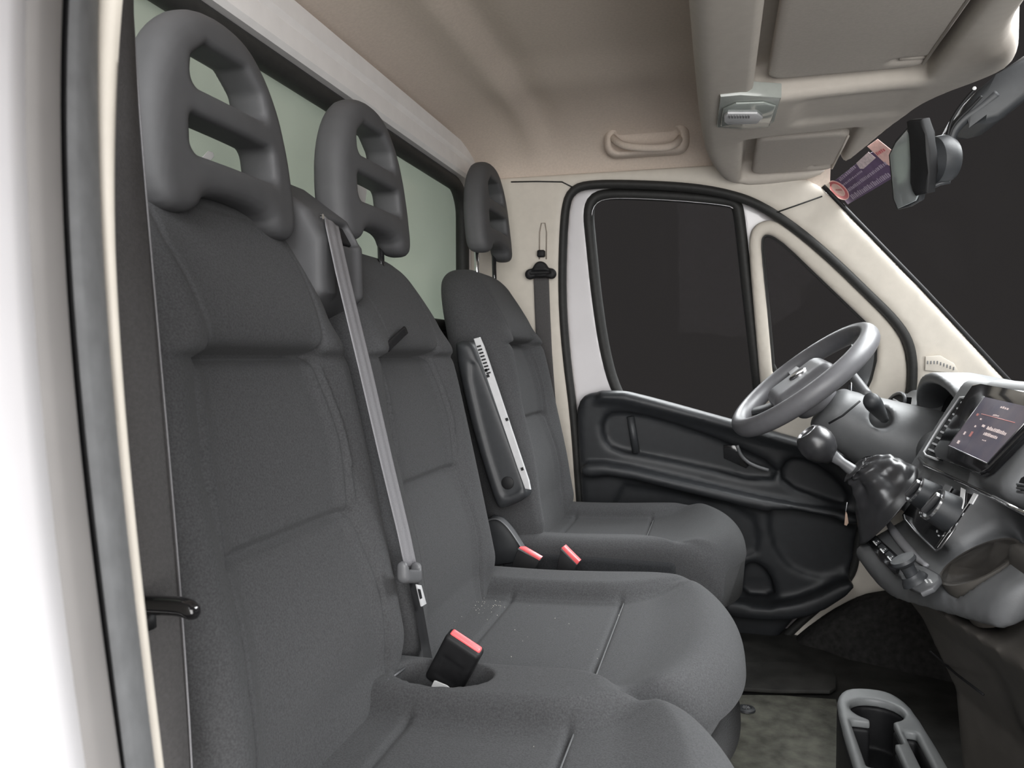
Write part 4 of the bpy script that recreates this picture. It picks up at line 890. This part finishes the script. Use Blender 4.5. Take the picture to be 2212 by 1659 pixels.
# centre vents beside the screen
cv = obj('centre_vent', *(lambda p: (np.array(p + [q_ - FN * 0.03 for q_ in p]), [[0, 1, 2, 3], [7, 6, 5, 4], [0, 4, 5, 1], [1, 5, 6, 2], [2, 6, 7, 3], [3, 7, 4, 0]]))([fpt(u, v, 0.001) for u, v in ((1999, 980), (2026, 991), (2100, 868), (2074, 860))]), MT['black'], dash, False)
tube('vent_frame', [fpt(u, v, 0.004) for u, v in ((2026, 993), (2000, 984), (1996, 976), (2034, 914), (2074, 859), (2096, 858))], 0.0024, MT['silver'], cv, n=8)
for k in range(9):
    t = k / 8.5; a = fpt(2004 + (2078 - 2004) * t, 971 + (864 - 971) * t, 0.006); b_ = fpt(2030 + (2102 - 2030) * t, 982 + (874 - 982) * t, 0.006)
    slab('vent_slat', [a, b_, b_ + FT * 0.0035, a + FT * 0.0035], tuple(-FN), 0.018, MT['silver'], cv, bev=0)
tube('panel_edge', [fpt(u, v, 0.004) for u, v in ((1986, 990), (1998, 1004), (2060, 1034), (2120, 1062), (2160, 1082), (2215, 1112))], 0.0035, MT['gloss'], dash, n=8)
sv = slab('side_vent', [P(u, v, X=0.462) for u, v in ((1912, 896), (1912, 880), (1926, 858), (1944, 850), (1952, 858), (1950, 874), (1934, 892))], (1, 0, 0), 0.02, MT['black'], dash, bev=0.002)
tube('vent_frame', resample(chaikin([P(u, v, X=0.460) for u, v in ((1911, 898), (1911, 880), (1926, 856), (1945, 847), (1956, 856), (1953, 876), (1936, 896))], 1), 40, True), 0.0042, MT['grey'], sv, n=8, closed=True, up=(1, 0, 0))
for a, b_ in (((1930, 862), (1944, 870)), ((1921, 873), (1938, 882)), ((1914, 884), (1928, 890))):
    tube('vent_slat', [P(*a, X=0.459), P(*b_, X=0.459)], 0.0022, MT['silver'], sv, n=6)
rv = slab('passenger_vent', [P(u, v, X=0.393) for u, v in ((2194, 1052), (2204, 1032), (2240, 1010), (2240, 1075), (2212, 1068))], (1, 0, 0), 0.01, MT['black'], dash, bev=0.002)
for k in range(3):
    tube('vent_slat', [P(2198, 1050 + k * 8 - 4, X=0.391), P(2238, 1060 + k * 8 - 8, X=0.391)], 0.0022, MT['grey'], rv, n=6)
tube('trim_strip', [P(u, v, X=0.386) for u, v in ((2146, 1074), (2180, 1092), (2230, 1118))], 0.003, MT['chrome'], dash, n=8)
# climate panel
clp = slab('climate_panel', [fpt(u, v, -0.006) for u, v in ((2012, 1040), (2068, 1060), (2110, 1072), (2030, 1186), (2020, 1190), (1956, 1125), (1954, 1116))], tuple(FN), 0.006, MT['gloss'], dash, bev=0.002)
tube('panel_rim', [fpt(u, v, 0.001) for u, v in ((1953, 1112), (1955, 1122), (1975, 1146), (2021, 1190), (2032, 1184), (2064, 1140))], 0.0014, MT['steel'], clp, n=6)
for nm, (u, v), r, sq in (('temperature_knob', (2014, 1078), 0.0255, 0), ('fan_knob', (2058, 1112), 0.0285, 1)):
    c = fpt(u, v, 0.0)
    kb = lathe(nm, [(0.0, 0), (r * 1.12, 0), (r * 1.08, 0.008), (r, 0.028), (r * 0.97, 0.032), (r * 0.86, 0.033), (0.0, 0.030)], c, FN, MT['plastic'], dash, n=36)
    lathe('knob_ring', [(r * 0.88, 0.031), (r * 1.0, 0.031), (r * 1.0, 0.0345), (r * 0.88, 0.0345), (r * 0.88, 0.031)], c, FN, MT['chrome'], kb, n=36)
    box('knob_grip', tuple(c + FN * 0.036), (r * 1.5, 0.009, 0.010), MT['steel'], kb, rot=rotz(FN, (0.3, 1, 0.4)), bev=0.0025)
    for k in range(10):
        a = 0.9 + k * 0.45; R_ = rotz(FN); w_ = R_ @ Vector((math.cos(a) * r * 1.42, math.sin(a) * r * 1.42, 0.0008)); box('dial_mark', tuple(Vector(c) + w_), (0.002, 0.005, 0.001), MT['silver'], clp, rot=R_ @ Matrix.Rotation(a, 3, 'Z'), bev=0)
for pts, mt_ in ((((2044, 1046), (2058, 1052), (2046, 1072), (2034, 1066)), 'sealgrey'), (((2106, 1066), (2114, 1069), (2102, 1090), (2094, 1088)), 'white'), (((2078, 1054), (2086, 1058), (2084, 1084), (2080, 1100), (2076, 1078)), 'white')):
    slab('panel_key', [fpt(u, v, 0.0015) for u, v in pts], tuple(FN), 0.002, MT[mt_], clp, bev=0)
# switch row on the shelf
def spt(u, v, o=0.0): return PP(u, v, SP0, SN, o)
tube('panel_lip', resample(chaikin([spt(u, v, 0.003) for u, v in ((1914, 1120), (1926, 1142), (1948, 1172), (1976, 1202), (2002, 1222))], 2, False), 30), np.r_[np.linspace(0.004, 0.0085, 10), np.full(10, 0.0085), np.linspace(0.0085, 0.004, 10)], mat('pale_lip', (0.30, 0.30, 0.315), 0.4, var=0.04), dash, n=12, up=tuple(SN), flat=0.7)
swp = slab('switch_panel', [spt(u, v, 0.0005) for u, v in ((1879, 1160), (1890, 1155), (1958, 1218), (1950, 1240), (1936, 1246), (1900, 1208), (1877, 1176))], tuple(SN), 0.004, MT['gloss'], dash, bev=0.0015)
for k in range(4):
    u, v = 1892 + k * 15.5, 1174 + k * 16.5
    s = slab('rocker_switch', [spt(u + a, v + b_, 0.005) for a, b_ in ((-9, -6), (1, -13), (12, -2), (2, 6))], tuple(SN), 0.005, MT['plastic'], dash, bev=0.0012)
    slab('switch_mark', [spt(u + a, v + b_, 0.0105) for a, b_ in ((-7, -4), (-4, -5.5), (3, 3), (1, 5))], tuple(SN), 0.0006, MT['white'], s, bev=0)
    for dd in (1, 4): slab('switch_mark', [spt(u + a + dd, v + b_ - dd, 0.0105) for a, b_ in ((-1, -1), (1, -2), (3, 0), (1, 1))], tuple(SN), 0.0006, MT['silver'], s, bev=0)
# round lever knob on its base
kb0 = spt(1990, 1262, 0.001)
base = slab('lever_base', [spt(u, v, 0.001) for u, v in ((1946, 1252), (1950, 1238), (1972, 1230), (2006, 1232), (2036, 1250), (2038, 1262), (2022, 1280), (1996, 1292), (1966, 1276))], tuple(SN), 0.010, MT['grey'], dash, bev=0.004, seg=3)
lathe('lever_collar', [(0.022, 0), (0.020, 0.006), (0.017, 0.008), (0.015, 0.014), (0.0, 0.014)], spt(1978, 1256, 0.010), SN, MT['plastic'], base, n=24)
lathe('lever_knob', [(0.0115, 0), (0.0105, 0.018), (0.012, 0.026), (0.018, 0.030), (0.0205, 0.034), (0.019, 0.039), (0.0, 0.041)], spt(1976, 1252, 0.014), (-0.50, -0.05, 0.86), MT['plastic'], base, n=28)
for u in (2000, 2010): slab('base_mark', [spt(u + a, 1254 + b_, 0.0112) for a, b_ in ((-5, -3), (1, -2), (5, 5), (2, 6))], tuple(SN), 0.0006, MT['white'], base, bev=0)
# key tag hanging below the gear lever
kt = thing('key_tag', tuple(P(1828, 1134, Y=1.80)), 'tiny pale tag hanging below the gear lever gaiter', 'tag')
slab('tag_plate', [P(u, v, Y=1.80) for u, v in ((1827, 1104), (1830, 1110), (1833, 1130), (1829, 1136), (1824, 1134), (1826, 1112))], (0, 1, 0), 0.003, mat('tan_tag', (0.42, 0.29, 0.22), 0.5, var=0.1), kt, bev=0.0005)
tube('tag_string', [P(1827, 1104, Y=1.801), P(1830, 1085, Y=1.80)], 0.0008, MT['silver'], kt, n=5)
# ================================================================== STEERING WHEEL
WC = np.array([0.203, 2.03, 0.812]); wn = np.array([-0.625, -0.125, 0.77]); wn /= np.linalg.norm(wn)
wa = np.array([0.77, 0, 0.625]); wa -= wn * (wa @ wn); wa /= np.linalg.norm(wa); wb = np.cross(wn, wa)      # wa: towards the top of the wheel
sw_ = thing('steering_wheel', tuple(WC), "grey steering wheel tilted steeply in front of the driver's seat", 'steering wheel')
def wl(x, y, z=0.0): return WC + wa * x + wb * y + wn * z
ang = np.linspace(0, 2 * math.pi, 96, endpoint=False); RW = 0.187
tube('rim', [wl(RW * math.cos(a), RW * math.sin(a)) for a in ang], 0.0212, MT['wheel'], sw_, n=20, closed=True, up=tuple(wn), flat=1.15)
def hubf(X, Y, Z):
    x = (X - WC[0]) * wa[0] + (Y - WC[1]) * wa[1] + (Z - WC[2]) * wa[2]; y = (X - WC[0]) * wb[0] + (Y - WC[1]) * wb[1] + (Z - WC[2]) * wb[2]; z = (X - WC[0]) * wn[0] + (Y - WC[1]) * wn[1] + (Z - WC[2]) * wn[2]
    d = sbox(x, y, z, (-0.01, 0, -0.012), (0.085, 0.080, 0.030), 0.028)
    return smin(d, scyl(x, y, z, (-0.01, 0, -0.05), (0, 0, 1), 0.055, 0.03, 0.015), 0.03)
sdf('airbag_cover', hubf, WC - 0.15, WC + 0.15, 0.0055, MT['wheel'], sw_)
def spoke(p, q_, w0, w1):
    L = []
    for t in np.linspace(0, 1, 9):
        c = np.array(p) * (1 - t) + np.array(q_) * t; w = w0 + (w1 - w0) * t; dirv = np.array(q_[:2]) - np.array(p[:2]); dirv /= np.linalg.norm(dirv); nrm = np.array([-dirv[1], dirv[0]])
        zz = c[2] - 0.010 * math.sin(t * math.pi); loop = []
        for a in np.linspace(0, 2 * math.pi, 16, endpoint=False): loop.append(wl(c[0] + nrm[0] * w * math.cos(a), c[1] + nrm[1] * w * math.cos(a), zz + 0.009 * math.sin(a)))
        L.append(loop)
    V, F = loft(np.array(L)); return obj('spoke', V, F, MT['plastic'], sw_)
for s in (-1, 1):
    spoke((0.0, s * 0.06, -0.018), (0.01, s * 0.182, -0.002), 0.034, 0.022)
    spoke((-0.05, s * 0.045, -0.02), (-0.155, s * 0.100, -0.002), 0.026, 0.018)
lathe('emblem', [(0.0, 0), (0.024, 0), (0.024, 0.003), (0.020, 0.005), (0.0, 0.005)], wl(0.0, 0.0, 0.0175), wn, MT['chrome'], sw_, n=32)
for s in (-1, 1):
    slab('spoke_trim', [wl(*p) for p in ((0.022, s * 0.088, 0.0), (0.020, s * 0.160, 0.006), (-0.006, s * 0.160, 0.006), (-0.012, s * 0.088, 0.0))], tuple(-wn), 0.006, MT['silver'], sw_, bev=0.001)
# steering column with stalks
col_ = thing('steering_column', (0.40, 2.03, 0.60), 'grey steering column shroud with control stalk below the wheel', 'steering column')
def shroud(X, Y, Z):
    d = scap(X, Y, Z, (0.285, 2.03, 0.725), (0.47, 2.04, 0.635), 0.068, 0.115)
    d = smax(d, -((X - 0.262) * 0.78 - (Z - 0.76) * 0.62), 0.015)
    return smax(d, -scap(X, Y, Z, P(1910, 905, Y=1.93) + np.array([0, -0.08, 0]), P(1910, 905, Y=1.93) + np.array([0, 0.06, 0]), 0.026), 0.008)
sdf('column_shroud', shroud, (0.20, 1.88, 0.48), (0.60, 2.18, 0.86), 0.006, MT['dash'], col_)
tube('shroud_joint', [P(u, v, Y=1.932) for u, v in ((1790, 915), (1820, 898), (1858, 866))], 0.0025, MT['black'], col_, n=6)
s0, s1 = P(1910, 905, Y=1.96), P(1880, 862, Y=1.80); sd = s1 - s0
pts_ = [s0 + sd * t for t in np.linspace(0, 1, 12)]
tube('wiper_stalk', pts_, [0.010, 0.010, 0.012, 0.0135, 0.0145, 0.0155, 0.0165, 0.0175, 0.0185, 0.0190, 0.0180, 0.014], MT['plastic'], col_, n=18)
s2 = np.array(P(1838, 806, Y=2.10)); s3 = np.array(P(1874, 856, Y=2.02))
tube('light_stalk', [s2 + (s3 - s2) * t for t in np.linspace(0, 1, 8)], np.linspace(0.011, 0.014, 8), MT['grey'], col_, n=14)
lathe('ignition_lock', [(0.030, 0), (0.028, 0.012), (0.018, 0.014), (0.016, 0.006), (0.0, 0.006)], P(1884, 1012, Y=1.915), (-0.55, -0.75, 0.1), MT['black'], col_, n=28)
tube('ignition_key', [P(1878, 1006, Y=1.90), P(1884, 1018, Y=1.895)], 0.0035, MT['chrome'], col_, n=8)
# ================================================================== GEAR LEVER
gl = thing('gear_lever', tuple(P(1920, 1110, Y=1.70)), 'gear lever with round black knob and creased leather gaiter', 'gear lever')
kc = np.array(P(1766, 960, Y=1.71)); st0 = np.array(P(1836, 1012, Y=1.71)); sdir = (kc - st0) / np.linalg.norm(kc - st0)
lathe('gear_knob', [(0.012, -0.042), (0.017, -0.036), (0.028, -0.026), (0.036, -0.010), (0.0375, 0.004), (0.035, 0.018), (0.029, 0.029), (0.024, 0.033), (0.022, 0.034), (0.021, 0.031), (0.0, 0.031)], kc, sdir + np.array([0.05, -0.1, 0.25]), MT['leather'], gl, n=40, sharp=55)
capd = sdir + np.array([0.05, -0.1, 0.25]); capd /= np.linalg.norm(capd)
lathe('knob_badge', [(0.0, 0.0), (0.0195, 0.0), (0.0195, 0.002), (0.0, 0.003)], kc + capd * 0.0305, capd, MT['gloss'], gl, n=28)
lathe('knob_ring', [(0.0195, 0.0), (0.0222, 0.0), (0.0222, 0.004), (0.0195, 0.004), (0.0195, 0.0)], kc + capd * 0.031, capd, MT['steel'], gl, n=28)
tube('gear_stem', [kc - sdir * 0.035, kc - sdir * 0.06, st0 + sdir * 0.0, st0 - sdir * 0.03], [0.013, 0.010, 0.012, 0.016], MT['grey'], gl, n=16)
tp, bt = st0 - sdir * 0.005, np.array(P(1925, 1098, Y=1.70)); L = []
bn = np.array([-0.80, 0.10, 0.60]); bn /= np.linalg.norm(bn)
for t in np.linspace(0, 1, 70):
    c = tp * (1 - t) + bt * t + np.array([0.0, 0, 0.028]) * math.sin(t * math.pi); ax_ = sdir * (1 - t) + bn * t; ax_ /= np.linalg.norm(ax_)
    e1 = np.cross(ax_, (0, 1, 0)); e1 /= np.linalg.norm(e1); e2 = np.cross(ax_, e1); r = 0.020 + 0.072 * t ** 1.25
    if t < 0.12: r = 0.020 + 0.008 * math.sin(t / 0.12 * math.pi)
    loop = []
    for a in np.linspace(0, 2 * math.pi, 120, endpoint=False):
        w1 = abs(math.sin(2.5 * a + 1.4 * t + 0.4)) ** 1.4; w2 = abs(math.sin(3.5 * a - 2.0 * t + 1.1)) ** 1.6
        k = 1 + 0.30 * math.sin(min(t * 1.15, 1) * math.pi) ** 0.7 * (0.6 * w1 + 0.4 * w2 - 0.55) + 0.16 * math.sin(9 * a) * math.exp(-((t - 0.16) / 0.09) ** 2) + 0.05 * math.sin(t * 30 + 2 * math.sin(2 * a)) * (1 - t)
        loop.append(c + (e1 * math.cos(a) * 1.05 + e2 * math.sin(a) * 0.92) * r * k)
    L.append(loop)
V, F = loft(np.array(L)); o = obj('gaiter', V, F, MT['leather'], gl); o['label'] = 'creased black leather gaiter'
# ================================================================== FLOOR CONSOLE, MATS
fc = thing('floor_console', (0.295, 1.38, 0.0), 'low grey floor console with a cup holder in front of the bench', 'console')
FCO = chaikin([(0.222, 0.95), (0.222, 1.56), (0.245, 1.655), (0.300, 1.675), (0.350, 1.660), (0.372, 1.56), (0.372, 0.95)], 2)
def fcon(X, Y, Z):
    d2 = poly2(X, Y, FCO); d = smax(d2, np.abs(Z - 0.095) - 0.105, 0.012)
    d = smax(d, -scyl(X, Y, Z, (0.297, 1.568, 0.20), (0, 0, 1), 0.047, 0.10, 0.004), 0.006)
    d = smax(d, -sbox(X, Y, Z, (0.272, 1.43, 0.20), (0.030, 0.085, 0.10), 0.006), 0.006)
    d = smax(d, -sbox(X, Y, Z, (0.297, 1.49, 0.20), (0.020, 0.05, 0.09), 0.006), 0.004)
    return smax(d, -sbox(X, Y, Z, (0.337, 1.35, 0.20), (0.010, 0.14, 0.07), 0.005), 0.005)
sdf('console_body', lambda X, Y, Z: smax(fcon(X, Y, Z), Z - 0.183, 0.004), (0.21, 0.94, -0.01), (0.385, 1.685, 0.19), 0.0045, MT['black'], fc)
sdf('console_top', lambda X, Y, Z: smax(fcon(X, Y, Z), 0.1835 - Z, 0.003), (0.21, 0.94, 0.175), (0.385, 1.685, 0.21), 0.0036, mat('console_top_plastic', (0.20, 0.208, 0.21), 0.45, var=0.05, bump=0.1, bscale=1100), fc)
box('slot_card', (0.272, 1.385, 0.118), (0.05, 0.05, 0.006), MT['silver'], fc, rot=Matrix.Rotation(0.25, 3, 'X'), bev=0.001)
fm = thing('floor_mat', tuple(P(1700, 1600, Z=0.004)), "worn olive rubber mat on the floor of the driver's footwell", 'floor mat')
slab('mat_sheet', [P(u, v, Z=0.004) for u, v in ((1575, 1506), (1690, 1508), (1806, 1516), (1822, 1560), (1850, 1700), (1870, 1860), (1560, 1860))], (0, 0, 1), 0.007, MT['floormat'], fm, bev=0.002)
c = P(1612, 1533, Z=0.012); lathe('mat_clip', [(0.0, 0), (0.022, 0), (0.021, 0.004), (0.013, 0.006), (0.011, 0.004), (0.0, 0.005)], c, (0, 0, 1), MT['plastic'], fm, n=24)
for k in range(4):
    a = k * math.pi / 4; box('clip_bar', (c[0], c[1], c[2] + 0.0055), (0.018, 0.002, 0.002), MT['sealgrey'], fm, rot=Matrix.Rotation(a, 3, 'Z'), bev=0)
fp2 = thing('tread_plate', tuple(P(1700, 1470, Z=0.004)), 'flat dark rubber tread plate beyond the olive floor mat', 'mat')
slab('plate_sheet', [P(u, v, Z=0.012) for u, v in ((1570, 1438), (1680, 1436), (1792, 1442), (1806, 1470), (1806, 1492), (1792, 1500), (1680, 1498), (1570, 1492))], (0, 0, 1), 0.010, MT['floor'], fp2, bev=0.003)
